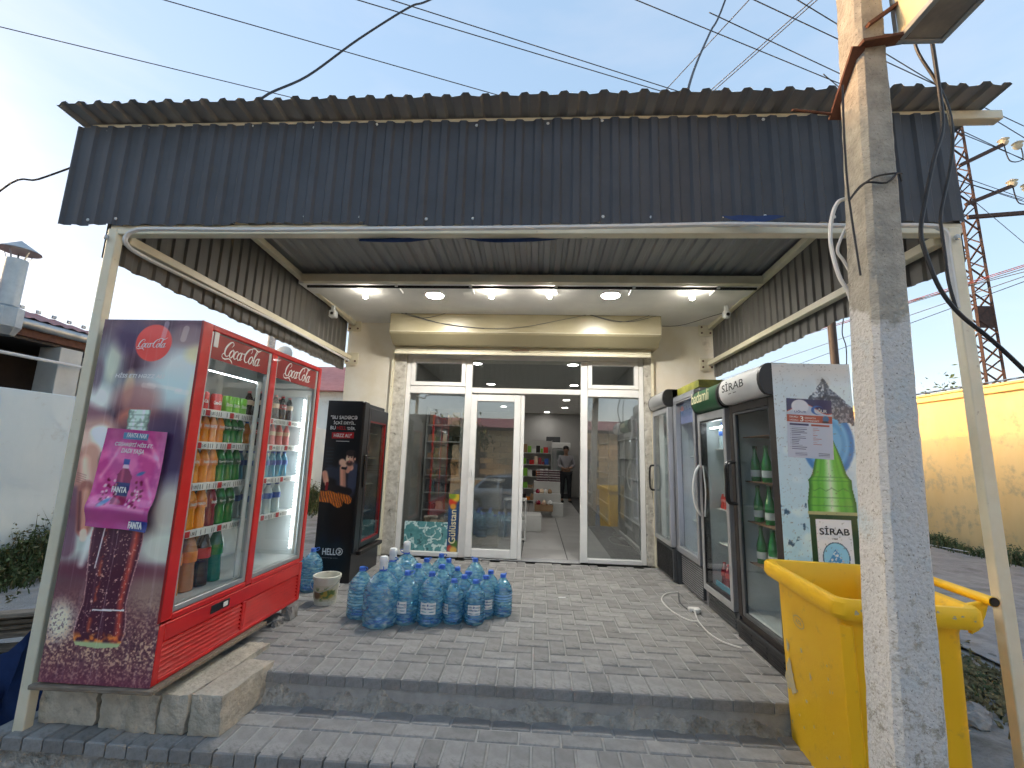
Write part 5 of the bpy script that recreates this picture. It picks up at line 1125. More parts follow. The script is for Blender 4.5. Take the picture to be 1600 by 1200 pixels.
# illuminated sign box fixed to the pole
sg=thing('light_box','aluminium framed sign box with a cream face fixed high on the concrete pole','sign box',(1.50,.95,2.96))
LX0,LX1,LY0,LY1,LZ0,LZ1=-.085,.10,-.75,.66,.03,.85
f=.022
fb=[]
for x in(LX0,LX1-f):
    for y in(LY0,LY1-f): fb.append((x,x+f,y,y+f,LZ0,LZ1))
for z in(LZ0,LZ1-f):
    for x in(LX0,LX1-f): fb.append((x,x+f,LY0+f,LY1-f,z,z+f))
    for y in(LY0,LY1-f): fb.append((LX0+f,LX1-f,y,y+f,z,z+f))
bxs('frame',fb,'zinc',sg,.002)
bxs('face_panel',[(LX0+.004,LX0+.009,LY0+f,LY1-f,LZ0+f,LZ1-f),(LX1-.009,LX1-.004,LY0+f,LY1-f,LZ0+f,LZ1-f)],mat('sign_face',(.66,.58,.38),.35,var=.08,vs=3),sg,0)
bxs('bottom_panel',[(LX0+f,LX1-f,LY0+f,LY1-f,LZ0+.006,LZ0+.010)],mat('dusty_acrylic',(.20,.19,.17),.35,col2=(.42,.36,.28),vs=4),sg,0)
bxs('mount_bracket',[(-.16,LX0-.001,.655,.663,.05,.08)],'mast_rust',sg,0)
# ---------------- cables near the pole ----------------
def cable(name,pts,r,m,lab,group=None,k=6,n=7):
    c=pts[0]; mb=MB(); mb.tube([(p[0]-c[0],p[1]-c[1],p[2]-c[2]) for p in crom(pts,k)],r,n); o=mb.build(name,M[m],None,smooth=True); o.location=c
    return tag(o,lab,'cable' if 'cable' in name else 'wire',group)
cable('cable',[(1.86,2.0,3.6),(1.86,2.0,3.38),(1.93,2.0,3.19),(1.97,2.0,3.03),(1.97,2.0,2.88),(1.94,2.0,2.72),(1.87,2.0,2.49),(1.86,2.0,2.39),(1.86,2.0,2.27),(1.86,2.0,2.14),(1.88,2.0,1.99)],.007,'cable_black','thinner black cable looping down right of the concrete pole')
cable('cable',[(1.92,1.98,3.6),(1.92,1.98,3.36),(1.92,1.98,3.09),(1.91,1.98,2.91),(1.85,1.98,2.74),(1.79,1.98,2.54),(1.75,1.98,2.38),(1.76,1.98,2.26),(1.80,1.98,2.1),(1.87,1.98,1.98),(1.98,1.98,1.87),(2.1,1.98,1.73),(2.31,1.98,1.46),(3.0,1.98,.75),(3.8,1.98,-.1),(4.1,1.98,-.34)],.009,'cable_black','thick black cable sagging from above and running out past the right post')
cable('cable',[(-2.54,5.6,2.49),(-2.50,4.2,2.49),(-2.50,3.4,2.48),(-2.50,2.75,2.47),(-2.48,2.4,2.46),(-2.47,2.30,2.48),(-2.46,2.285,2.52),(-2.41,2.28,2.55),(-2.3,2.28,2.56),(-1.67,2.28,2.555),(-.9,2.28,2.56),(-.17,2.28,2.565),(.55,2.28,2.575),(1.07,2.28,2.585),(1.57,2.28,2.575),(2.03,2.28,2.575),(2.11,2.28,2.56),(2.145,2.28,2.52),(2.15,2.29,2.41),(2.155,2.29,2.12)],.013,'cable_white','white conduit cable clipped along the lower edge of the canopy')
cable('cable',[(1.27,1.75,2.4),(1.23,1.75,2.38),(1.20,1.75,2.3),(1.19,1.75,2.19),(1.21,1.75,2.06),(1.24,1.75,1.99),(1.26,1.755,1.9)],.008,'cable_white','white cable looping out on the left side of the concrete pole')
cable('cable',[(1.27,1.76,2.29),(1.235,1.76,2.22),(1.22,1.76,2.17),(1.24,1.76,2.13),(1.27,1.76,2.06)],.006,'cable_white','short inner loop of white cable against the left side of the concrete pole')
cable('cable',[(1.43,4.71,.008),(1.29,4.64,.008),(1.19,4.42,.008),(1.20,4.13,.008),(1.27,3.94,.008),(1.34,3.92,.008)],.0055,'cable_white','white power cord looping on the paving in front of the violet cooler')
cable('cable',[(1.40,4.16,.03),(1.36,4.0,.008),(1.34,3.85,.008),(1.34,3.66,.008),(1.38,3.52,.008),(1.47,3.43,.008)],.0055,'cable_white','white power cord running from the plug toward the mineral water cooler')
cable('cable',[(1.43,4.71,.008),(1.35,4.41,.008),(1.35,4.23,.008),(1.38,4.12,.012)],.005,'dark_grey','grey power cord between the coolers and the plug on the paving')
pg=thing('power_strip','white plug and socket lying on the paving by the coolers','plug',(1.40,4.17,0)); bxs('socket',[(-.05,.05,-.03,.03,0,.035)],'cable_white',pg,.008); bxs('plug',[(-.02,.02,-.07,-.031,.005,.04)],'white_label',pg,.006)
cg=bxs('paper_scrap',[(-.035,.035,-.007,.007,0,.004)],'white_label',None,0); cg.location=(.26,4.38,.001); cg.rotation_euler=(0,0,.1); tag(cg,'tiny white paper scrap lying alone on the paving','litter')
bt=MB(); X,=([0],)
tp=MB(); 
for i in range(14):
    for j in range(3): tp.v.append((-1.1+i*.105,2.40+.01*math.sin(i*1.7+j),2.575-j*.012-.008*math.sin(i*.9)*j))
for i in range(13):
    for j in range(2): k=i*3+j; tp.face(k,k+1,k+4,k+3)
tag(tp.build('tarpaulin',M['blue_tarp'],None,smooth=True,fix=False),'strip of blue tarpaulin showing under the middle of the canopy edge','tarpaulin')
tp=MB()
for i in range(8):
    for j in range(3): tp.v.append((.98+i*.05,2.275+.006*math.sin(i*2.),2.635-j*.022*math.sin(math.pi*i/7)-.002))
for i in range(7):
    for j in range(2): k=i*3+j; tp.face(k,k+1,k+4,k+3)
tag(tp.build('tarpaulin',M['blue_tarp'],None,smooth=True,fix=False),'scrap of blue plastic caught on the canopy edge near the pole','tarpaulin')
# ---------------- soffit lamps ----------------
for i,(x,y) in enumerate(((-1.95,4.56),(-.53,4.53),(.10,4.51),(1.61,4.52))):
    o=thing('light_bulb','lit bare bulb under the soffit, %s of four counted from the left'%ORD[i],'lamp',(x,y,3.075),0,'bare bulbs under the soffit')
    m_=MB(); m_.lathe([(.030,0),(.030,-.012),(.018,-.016),(.018,-.035)],n=12); m_.build('socket',M['white_label'],o,smooth=True)
    m_=MB(); m_.lathe([(.012,-.035),(.026,-.05),(.030,-.066),(.024,-.085),(.008,-.094)],n=12); m_.build('globe',M['bulb'],o,smooth=True)
for i,(x,y) in enumerate(((-1.19,4.66),(.77,4.62))):
    o=thing('ceiling_light','round lit ceiling light in the soffit, the %s of the two'%['left','right'][i],'lamp',(x,y,3.075),0,'round lights in the soffit')
    m_=MB(); m_.lathe([(.115,0),(.115,-.012),(.10,-.018),(.095,-.012)],n=28,cap1=False); m_.build('rim',M['white_label'],o,smooth=True)
    m_=MB(); m_.lathe([(.094,-.010),(.05,-.020),(.01,-.022)],n=28); m_.build('diffuser',M['lamp'],o,smooth=True)
for i,(x,y,z,s) in enumerate(((-2.50,4.95,2.93,1),(2.14,4.95,2.98,-1))):
    o=thing('security_camera','small white %s camera under the %s canopy beam'%(('box','left') if i==0 else ('dome','right')),'camera',(x,y,z))
    bxs('bracket',[(-.02,.02,-.02,.02,.03,.10)],'white_paint',o,.003)
    if i==0: bxs('housing',[(-.03,.05,-.05,.03,-.05,.03)],'white_paint',o,.006); m_=MB(); m_.lathe([(.018,0),(.018,.006)],n=12); k=m_.build('lens',M['black_plastic'],o); k.rotation_euler=(R(90),0,0); k.location=(.01,-.0505,-.01)
    else: m_=MB(); m_.lathe([(.012,-.06),(.035,-.05),(.045,-.02),(.045,.01),(.03,.03)],n=16); m_.build('housing',M['white_paint'],o,smooth=True); m_=MB(); m_.lathe([(.02,0),(.02,.006)],n=12); k=m_.build('lens',M['black_plastic'],o); k.rotation_euler=(R(80),0,0); k.location=(0,-.043,-.02)
# ---------------- shop interior ----------------
ri=MB(); ri.box(-1.98,1.488,6.0,15.1,-.38,-.012); o=ri.build('room_floor',M['grout']); tag(o,kind='structure')
rt_=paver_mesh('tile',.6,.6,.01).mesh('tile',M['tile'])
for i in range(6):
    for j in range(16):
        x=-1.98+.3+i*.6; 
        if x>1.3: continue
        t=link('tile',rt_,o); t.location=(x,5.93+.3+j*.575+.01,-.001)
shopin=[('room_wall',[(-1.984,-1.96,6.0,15.1,-.01,2.75),(1.468,1.489,6.0,15.1,-.01,2.75),(-1.96,1.468,15.0,15.1,-.01,2.75)],'shop_wall'),('ceiling',[(-1.96,1.468,5.87,15.0,2.76,2.80)],'soffit_white')]
for n_,b_,m_ in shopin:
    mb=MB(); [mb.box(*b) for b in b_]; tag(mb.build(n_,M[m_]),kind='structure')
lr=random.Random(11)
DLP=[(-1.0,6.87),(-.98,8.9),(.54,6.84),(.73,8.85),(.73,11.2),(.80,13.0),(-1.03,13.04),(-.98,11.0),(.3,14.4),(-.2,10.0)]
for i,(x,y) in enumerate(DLP):
    o=thing('ceiling_light','round lit downlight in the shop ceiling, %s from the door on the %s side'%(ORD[sorted(v for u,v in DLP if (u<0)==(x<0)).index(y)],'left' if x<0 else 'right'),'lamp',(x,y,2.757),0,'downlights in the shop ceiling')
    m_=MB(); m_.lathe([(.10,0),(.10,-.010),(.085,-.014)],n=24,cap1=False); m_.build('rim',M['white_label'],o,smooth=True)
    m_=MB(); m_.lathe([(.084,-.008),(.02,-.014)],n=24); m_.build('diffuser',M['room_lamp'],o,smooth=True)
# serving counter behind the door glass
ct=thing('shop_counter','light wood panelled counter seen through the glass door','counter',(-1.15,6.45,0))
bxs('front_panel',[(-.10,.62,0,.02,.02,.90)],'counter_wood',ct); bxs('end_panel',[(-.10,-.08,.021,.5,.02,.90),(.60,.62,.021,.5,.02,.90)],'counter_wood',ct); bxs('top',[(-.14,.66,-.03,.55,.901,.935)],'counter_wood',ct,.004)
bxs('shelf',[(-.08,.6,.03,.5,.45,.47)],'shelf_white',ct)
ds=thing('low_shelf_unit','low white open shelf unit to the right of the wooden counter','shelf',(-.50,7.0,0))
bxs('side_panel',[(0,.02,0,.4,0,.62),(.33,.35,0,.4,0,.62)],'shelf_white',ds); 
for z in(.02,.30,.60): bxs('shelf',[(.021,.329,0,.4,z,z+.02)],'shelf_white',ds)
# tall white shelf units with dark stock
SC=['dark_grey','cardboard','l_red','l_orange','l_blue','l_green','l_cream','white_label','black_brown','d_red']
CN=dict(zip(SC,['dark grey','brown','red','orange','blue','green','cream','white','near black','dark red']))
def rack(name,lab,x,y,w,d,h,n,rz=0,stock=True,glab='goods',pal=None):
    t=thing(name,lab,'shelf',(x,y,0),rz)
    bxs('side_panel',[(0,.02,0,d,0,h)],'shelf_white',t); bxs('side_panel',[(w-.02,w,0,d,0,h)],'shelf_white',t); bxs('back_panel',[(.021,w-.021,d-.015,d,0,h)],'shelf_white',t)
    for i in range(n):
        z=.06+(h-.1)*i/n; bxs('shelf',[(.021,w-.021,0,d-.016,z,z+.02)],'shelf_white',t)
        if stock:
            q=.04; cn=0
            while q<w-.14:
                bw_=lr.uniform(.06,.14); bh=lr.uniform(.08,min(.24,(h-.1)/n-.05)); mc=lr.choice(pal or SC); cn+=1; g=bxs('product_box',[(0,bw_-.006,0,.12,0,bh)],mc,None,.003)
                c,s=math.cos(rz),math.sin(rz); g.location=(x+c*q-s*.05,y+s*q+c*.05,z+.0205); g.rotation_euler=(0,0,rz+lr.uniform(-.06,.06)); tag(g,'%s pack, %s along the %s shelf up, %s'%(CN[mc],ORD[min(cn,9)-1] if cn<10 else '%dth'%cn,ORD[i],glab),'product',glab); q+=bw_+.008
    return t
rack('tall_shelf','tall white shelf unit with dark stock behind the left pane',-1.93,7.5,.62,.35,2.1,7,0,True,'the tall shelf behind the left pane',['dark_grey','dark_grey','black_brown','cardboard','l_cream','dark_grey'])
rack('tall_shelf','stocked shelf unit along the back wall left of the fridge, red and yellow packs',-.62,12.6,1.05,.4,1.75,5,0,True,'the back shelf left of the fridge')
for i in range(3): rack('tall_shelf','wall shelf of packets on the right side of the shop, %s from the door'%ORD[i],1.44,6.4+i*2.7+1.6,1.6,.32,1.95,6,R(-90),True,'%s unit on the right wall'%ORD[i])
# white stepped display with egg trays
sd_=thing('display_stand','white stepped display stand in the middle of the shop','display stand',(-.06,10.25,0))
bxs('upper_tier',[(0,.62,.30,.62,0,.72)],'shelf_white',sd_); bxs('middle_tier',[(0,.62,.02,.298,0,.46)],'shelf_white',sd_); bxs('lower_tier',[(.40,.66,-.25,.018,0,.28)],'shelf_white',sd_)
lb=bxs('low_display_box',[(0,.36,0,.5,0,.27)],'shelf_white',None,.006); lb.location=(-.26,7.95,0); tag(lb,'plain white low box just inside the open doorway','display box')
wt_=bxs('wooden_tray',[(0,.40,0,.30,0,.015),(0,.40,0,.01,.015,.13),(0,.40,.29,.30,.015,.13),(0,.01,.01,.29,.015,.13),(.39,.40,.01,.29,.015,.13)],'cardboard',None,.002); wt_.location=(-.03,9.85,.12); tag(wt_,'brown cardboard tray below the snack bags on the display','tray')
for i in range(5):
    for c_ in range(2):
        o=thing('egg_tray','dark red tray of white eggs, %s layer from the bottom of the %s stack'%(ORD[i],['left','right'][c_]),'egg tray',(.0+c_*.285,10.62,.722+i*.055),0,'stacked egg trays')
        bxs('tray',[(0,.275,0,.25,0,.02)],mat('egg_tray_red',(.10,.02,.045),.8) if 'egg_tray_red' not in M else 'egg_tray_red',o,.002)
        for k in range(8):
            m_=MB(); m_.lathe([(.006,.02),(.014,.03),(.0145,.038),(.008,.049)],(.02+k*.034,.02,0),8); m_.build('egg',M['white_label'],o,smooth=True)
for i in range(7):
    m_=MB(); r_=.05+.02*lr.random(); m_.lathe([(r_*.7,0),(r_,.03),(r_*.8,.07),(r_*.2,.10)],n=12,f=lambda a,z:1+.15*math.sin(4*a+i)); o=m_.build('snack_bag',M[['d_red','l_cream','white_label','cardboard'][i%4]],None,smooth=True)
    o.location=((.04+.09*i),10.38+.02*(i%2),.461) if i<4 else (.05+.13*(i-4),9.98,.25); tag(o,'%s bag on the %s tier of the white display stand'%(['dark red','cream','white','brown'][i%4],'middle' if i<4 else 'lower'),'bag','snack bags on the display stand')
# back-room fridge
bf=thing('display_fridge','glass-door fridge with white header at the back of the shop','fridge',(.10,14.30,0)); cabinet(bf,.95,.5,1.75,.15,'shelf_white'); bxs('plinth',[(0,.95,.031,.5,0,.148)],'dark_grey',bf)
doorframe(bf,0,.47,.17,1.55,'alu'); doorframe(bf,.48,.95,.17,1.55,'alu'); bxs('header',[(-.02,.97,-.05,.2,1.56,1.76)],'soffit_white',bf,.02)
for z in(.5,.85,1.2): shelf(bf,.06,.89,.1,.42,z,'white_paint',False)
gb=bxs('wire_basket',[(0,.45,0,.3,0,.18)],'dark_grey',None,.01); gb.location=(.3,14.4,1.765); tag(gb,'dark wire basket on top of the back fridge','basket')
# ---------------- person inside ----------------
def skin(name,verts,edges,rad,m,parent,sub=2):
    me=bpy.data.meshes.new(name); me.from_pydata(verts,edges,[]); o=link(name,me,parent); me.materials.append(M[m])
    md=o.modifiers.new('skin','SKIN'); sv=me.skin_vertices[0].data
    for i,r in enumerate(rad): sv[i].radius=(r if isinstance(r,tuple) else (r,r))
    sv[0].use_root=True
    s=o.modifiers.new('sub','SUBSURF'); s.levels=sub; s.render_levels=sub
    me.polygons.foreach_set('use_smooth',[True]*len(me.polygons)); return o
mat('skin',(.30,.17,.11),.55); mat('shirt',(.30,.29,.31),.8,var=.15); mat('trousers',(.02,.022,.028),.8); mat('hair',(.012,.01,.009),.6)
pe=thing('person','person in light grey shirt and dark trousers standing at the back of the shop','person',(.86,13.2,0),R(8))
pe.scale=(.93,.93,.93)
V=[(0,0,.94),(0,.01,1.12),(0,0,1.30),(0,.01,1.44),(0,-.01,1.53),(0,-.02,1.62),(0,-.01,1.70),
(-.19,.0,1.40),(-.25,-.02,1.14),(-.10,-.20,1.03),(-.03,-.23,1.04),
(.19,.0,1.40),(.25,-.02,1.14),(.10,-.20,1.05),(.03,-.23,1.06),
(-.10,0,.86),(-.11,-.01,.50),(-.12,.02,.09),(-.12,-.12,.035),(.10,0,.86),(.11,-.03,.50),(.12,0,.09),(.13,-.14,.035)]
Ed=[(0,1),(1,2),(2,3),(3,4),(4,5),(5,6),(2,7),(7,8),(8,9),(9,10),(2,11),(11,12),(12,13),(13,14),(0,15),(15,16),(16,17),(17,18),(0,19),(19,20),(20,21),(21,22)]
skin('body',V,Ed,[.13,.12,.14,.055,.06,.085,.07,.06,.045,.032,.036,.06,.045,.032,.036,.085,.058,.042,.04,.085,.058,.042,.04],'skin',pe)
for s,b0 in((-1,(-.03,-.23,1.04)),(1,(.03,-.23,1.06))):
    for k in range(4): m_=MB(); m_.tube([(b0[0]-s*.00,b0[1]-.01,b0[2]+.02-.014*k),(b0[0]-s*.03,b0[1]-.035,b0[2]+.015-.014*k),(b0[0]-s*.05,b0[1]-.02,b0[2]+.012-.014*k)],.0075,6); m_.build('finger',M['skin'],pe,smooth=True)
    m_=MB(); m_.tube([(b0[0],b0[1],b0[2]+.03),(b0[0]-s*.01,b0[1]-.03,b0[2]+.05)],.009,6); m_.build('thumb',M['skin'],pe,smooth=True)
skin('shirt',[V[i] for i in(0,1,2,7,8,11,12)]+[(-.14,-.15,1.06),(.14,-.15,1.08),(0,0,1.42)],[(0,1),(1,2),(2,3),(3,4),(2,5),(5,6),(4,7),(6,8),(2,9)],[.155,.145,.165,.078,.062,.078,.062,.05,.05,.075],'shirt',pe)
skin('trousers',[(0,0,.95)]+[V[i] for i in(15,16,17,19,20,21)],[(0,1),(1,2),(2,3),(0,4),(4,5),(5,6)],[.145,.105,.078,.062,.105,.078,.062],'trousers',pe)
m_=MB(); m_.lathe([(.085,1.63),(.092,1.67),(.085,1.72),(.05,1.755),(.01,1.765)],(0,.005,0),14); m_.build('hair',M['hair'],pe,smooth=True)
m_=MB(); m_.lathe([(.012,0),(.016,.012),(.006,.03)],(0,-.105,1.60),8); m_.build('nose',M['skin'],pe,smooth=True)
for x in(-.03,.03): m_=MB(); m_.lathe([(.003,-.006),(.008,0),(.003,.006)],(x,-.094,1.635),8); m_.build('eye',M['ink'],pe)
for x in(-.088,.088): m_=MB(); m_.lathe([(.006,-.025),(.012,0),(.006,.025)],(x,-.01,1.62),8); m_.build('ear',M['skin'],pe)
for x,y in((-.12,-.06),(.13,-.08)): bxs('shoe',[(x-.045,x+.045,y-.10,y+.12,0,.07)],'ink',pe,.025)
# ---------------- left neighbour: white wall, house, weeds, scrap wood ----------------
def wallthing(name,lab,cat,bs,m,base):
    mb=MB(); [mb.box(b[0]-base[0],b[1]-base[0],b[2]-base[1],b[3]-base[1],b[4]-base[2],b[5]-base[2]) for b in bs]; o=mb.build(name,M[m],None,bevel=.01); o.location=base; return tag(o,lab,cat)
wallthing('garden_wall','pale bluish white rendered wall on the left with tall weeds at its foot','wall',[(-6.62,-6.42,-3,24,-.6,1.93)],'white_wall',(-6.5,5,-.4))
hs_=thing('neighbour_house','house with red corrugated roof and dark open porch behind the white wall at left','house',(-9,6,-.4)); HK=dict(parent=hs_,world=True)
def hp(name,bs,m,bv=.006): mb=MB(); [mb.box(*b) for b in bs]; return mb.build(name,M[m],hs_,bevel=bv,world=True)
hp('wall',[(-12.5,-7.7,-6,11.5,-.5,2.75)],'dark_wood'); hp('porch_ceiling',[(-8.0,-6.70,-6,6.45,2.60,2.64)],'dark_wood'); hp('fascia_board',[(-6.72,-6.66,-6,6.55,2.64,2.80)],'rust')
hp('pillar',[(-6.95,-6.63,5.55,5.85,-.5,2.60)],'house_wall'); hp('pillar',[(-6.95,-6.63,1.2,1.5,-.5,2.60)],'house_wall'); hp('end_wall',[(-7.7,-6.65,6.25,6.45,-.5,2.60)],'house_wall')
mb=MB(); mb.tube([(-6.62,-6,2.80),(-6.62,6.45,2.80)],.065,12); mb.build('gutter',M['zinc'],smooth=True,**HK)
mb=MB(); mb.tube([(-6.55,-3,2.36),(-6.52,5.9,2.36)],.022,8); mb.build('pipe',M['cable_white'],smooth=True,**HK)
# roof: corrugated slope rising to the ridge, hipped towards the far end, wavy ridge trim
def rprof(u0,u1,p=.16,d=.025):
    out=[];u=u0
    while u<u1: out+=[(u,0),(u+p*.5,d)]; u+=p
    return out
pr=rprof(-6,6.5); mb=MB()
for j in range(2):
    for u,d in pr:
        a=min(1,max(0,(6.5-u)/3.6)); X0,Z0=-6.58,2.86; X1,Z1=-6.58-2.4*a,2.86+.85*a
        mb.v.append((X0,u,Z0+d) if j==0 else (X1,u,Z1+d))
n=len(pr)
for i in range(n-1): mb.face(i,i+1,n+i+1,n+i)
mb.build('roof',M['red_roof'],fix=False,**HK)
mb=MB(); mb.quad((-8.98,-6,3.71),(-8.98,2.9,3.71),(-12.8,2.9,2.86),(-12.8,-6,2.86)); mb.quad((-8.98,2.9,3.71),(-6.58,6.5,2.86),(-12.8,6.5,2.86),(-12.8,2.9,2.86)); mb.build('roof',M['red_roof'],fix=False,**HK)
rc_=[]
for k in range(26):
    u=2.9+k*.135; a=(6.5-u)/3.6; x=-6.58-2.4*a; z=2.89+.85*a; m_=MB(); m_.box(x-.012,x+.012,u,u+.05,z,z+.045); rc_.append(m_)
mb=MB()
for q_ in rc_: n=len(mb.v); mb.v+=q_.v; mb.f+=[tuple(n+i for i in f) for f in q_.f]; mb.m+=q_.m
for k in range(60): u=-5.9+k*.147; mb.box(-8.99,-8.965,u,u+.05,3.70,3.745)
tag(mb.build('ridge_trim',M['zinc'],**HK),kind='stuff')
ch=thing('metal_chimney','galvanised metal flue with conical cap at the eaves of the left house','chimney',(-6.45,4.72,2.55))
m_=MB(); m_.lathe([(.10,.36),(.10,.95)],n=20); m_.build('pipe',M['zinc'],ch,smooth=True)
m_=MB(); m_.lathe([(.11,0),(.155,.10),(.155,.33),(.10,.36)],n=8); m_.build('flare',M['zinc'],ch)
m_=MB(); m_.lathe([(.20,1.06),(.195,1.07),(.005,1.20)],n=20); m_.build('cap',M['zinc'],ch)
for k in range(5):
    a=k*1.256; m_=MB(); m_.bar((.095*math.cos(a),.095*math.sin(a),.95),(.14*math.cos(a),.14*math.sin(a),1.08),.016,.004); m_.build('strut',M['zinc'],ch)
# far white house with red roof seen between the coolers
h2=thing('white_house','white house with dusky red roof far behind, seen between the red and black coolers','house',(-7.2,15,-.4)); HK2=dict(parent=h2,world=True)
mb=MB(); mb.box(-11,-3.6,14,19,-.5,3.2); mb.build('wall',M['white_wall'],**HK2)
mb=MB(); mb.rings([[(-11.4,13.6,3.2),(-3.2,13.6,3.2),(-3.2,19.4,3.2),(-11.4,19.4,3.2)],[(-9,16.3,4.5),(-5.6,16.3,4.5),(-5.6,16.7,4.5),(-9,16.7,4.5)]]); mb.build('roof',M['red_roof'],**HK2)
mb=MB(); mb.box(-7.6,-7.4,13.96,13.99,1.6,2.6); mb.build('window',M['dark_grey'],**HK2)
mb=MB(); mb.tube([(-10.1,15.5,3.3),(-10.1,15.5,5.6)],.14,10); tag(mb.build('vent_pipe',M['jamb'],None),'short grey pipe end rising above the red cooler','pipe')
sdh=thing('satellite_dish','small pale satellite dish just above the second door of the red cooler','satellite dish',(-7.45,12.0,3.2)); m_=MB(); m_.lathe([(.02,.06),(.2,.03),(.32,0),(.325,-.01),(.2,.015),(.02,.045)],n=24); o=m_.build('dish',M['house_wall'],sdh,smooth=True); o.rotation_euler=(R(80),0,R(-8)); o.location=(0,0,.75); m_=MB(); m_.tube([(0,0,0),(0,0,.75)],.03,8); m_.tube([(0,0,.75),(0,-.3,.8)],.012,6); m_.build('mast',M['zinc'],sdh)
m_=MB(); m_.tube([(0,0,-2.8),(0,0,0)],.04,8); m_.build('mast',M['zinc'],sdh)
# weeds
def weeds(name,lab,n,xf,h,ms,seed,spread=.12):
    q=random.Random(seed); mb=MB()
    for i in range(n):
        x,y=xf(q); z=gz(x,y); hh=h(x,y,q); a=q.uniform(0,6.28); b=q.uniform(.1,.55); w=q.uniform(.004,.010)
        dx,dy=math.cos(a)*b*hh,math.sin(a)*b*hh; px,py=-math.sin(a)*w,math.cos(a)*w; mb.mi=0 if q.random()<.8 else 1
        k=len(mb.v); mb.v+=[(x-px,y-py,z),(x+px,y+py,z),(x+dx*.4+px,y+dy*.4+py,z+hh*.6),(x+dx*.4-px,y+dy*.4-py,z+hh*.6),(x+dx,y+dy,z+hh*q.uniform(.8,1))]
        mb.face(k,k+1,k+2,k+3); mb.face(k+3,k+2,k+4)
        if q.random()<.8:   # leaflets
            for _ in range(4):
                t=q.uniform(.3,1); c=(x+dx*t,y+dy*t,z+hh*t); s=q.uniform(.012,.034); v1=Vector((q.uniform(-1,1),q.uniform(-1,1),q.uniform(-.6,.8))).normalized()*s; v2=v1.orthogonal().normalized()*s*.45
                k=len(mb.v); mb.v+=[tuple(Vector(c)-v2),tuple(Vector(c)+v1),tuple(Vector(c)+v2),tuple(Vector(c)-v1)]; mb.face(k,k+1,k+2,k+3)
    o=mb.build(name,[M[m] for m in ms],None,fix=False); return tag(o,lab,'weeds',kind='stuff')
weeds('weeds','',15000,lambda q:(-6.40+abs(q.gauss(0,.36)),q.uniform(1.5,14)),lambda x,y,q:max(.12,(.95-.9*(x+6.4))*q.uniform(.45,1.05)*(.8+.25*math.sin(y*2.3))),['leaf','leaf_dry'],1)
weeds('weeds','',1800,lambda q:(8.75-abs(q.gauss(0,.25)),q.choice([q.gauss(8.3,.35),q.gauss(8.7,.5),q.gauss(10.3,.30),q.gauss(10.3,.5),q.gauss(12.5,1.2),q.uniform(4,14)])),lambda x,y,q:q.uniform(.05,.16)+.30*q.random()*math.exp(-((y-8.5)/.5)**2)+.2*q.random()*math.exp(-((y-10.3)/.4)**2),['leaf','leaf_dry'],2)
weeds('dry_grass','',2600,lambda q:(q.gauss(3.35,.22),q.gauss(4.4,.55)),lambda x,y,q:q.uniform(.02,.07),['leaf_dry','leaf'],3)
# old planks stacked left of the post
q=random.Random(3)
for i in range(13):
    z=-.30+i*.036+.0; ln=q.uniform(1.0,1.6); w=q.uniform(.09,.14); o=bxs('plank',[(-ln/2,ln/2,-w/2,w/2,0,q.uniform(.022,.03))],'wood_plank',None,.003); o.location=(-3.42+q.uniform(-.10,.06),3.05+q.uniform(-.14,.14),z); o.rotation_euler=(0,q.uniform(-.02,.02),R(20)+q.uniform(-.22,.22)); tag(o,'old weathered plank, %s from the ground in the stack left of the post'%((ORD+['tenth','eleventh','twelfth','thirteenth'])[i]),'plank','old planks stacked left of the post')
bl=MB()
for i in range(9):
    for j in range(9):
        u=i/8;v=j/8; bl.v.append((-2.78-.30*u+.05*math.sin(v*7+u*5)-.10*v*u,2.50-.15*u+.25*v*0+.03*math.sin(u*9+v*4)+.25*(1-v),-.34+.62*v*(1-.5*u)+.02*math.sin(u*12)))
for i in range(8):
    for j in range(8): k=i*9+j; bl.face(k,k+1,k+10,k+9)
tag(bl.build('tarpaulin',M['blue_tarp'],None,smooth=True,fix=False),'dark blue sheet hanging beside the foot of the left post','tarpaulin')
def rocks(n,fx,size,seed,name='rubble_stone',lab='',grp=''):
    q=random.Random(seed)
    for i in range(n):
        bm=bmesh.new(); bmesh.ops.create_icosphere(bm,subdivisions=2,radius=1); a=[q.uniform(0,6) for _ in range(4)]; s=size(q)
        for v in bm.verts:
            p=v.co; k=1+.28*math.sin(p.x*2.3+a[0])*math.sin(p.y*2.9+a[1])+.16*math.sin(p.z*5+a[2]+p.x*4); v.co=Vector((p.x*k*s,p.y*k*s*.7,p.z*k*s*.55))
        me=bpy.data.meshes.new(name); bm.to_mesh(me); bm.free(); me.materials.append(M['rock']); o=link(name,me); x,y=fx(q); o.location=(x,y,gz(x,y)+s*.25); o.rotation_euler=(q.uniform(-.3,.3),q.uniform(-.3,.3),q.uniform(0,6)); tag(o,lab,'stone',grp)
rocks(9,lambda q:(q.gauss(2.93,.13),q.gauss(3.42,.14)),lambda q:q.uniform(.05,.13),5,'rubble_stone','grey rubble stone piled at the foot of the right post','rubble by the right post')
rocks(7,lambda q:(q.uniform(3.3,4.1),q.uniform(3.1,5.2)),lambda q:q.uniform(.03,.07),6,'rubble_stone','small grey stone lying in the dirt right of the right post','loose stones right of the post')
rocks(22,lambda q:(-5.85+abs(q.gauss(0,.12)),q.uniform(4.2,8)),lambda q:q.uniform(.012,.035),7,'pebble','pale pebble along the weeds by the white wall','pebbles along the weeds')
rocks(26,lambda q:(q.uniform(-2.5,2.6),q.uniform(1.7,2.15)),lambda q:q.uniform(.008,.022),8,'pebble','small pebble in the dirt in front of the step','pebbles in front of the step')
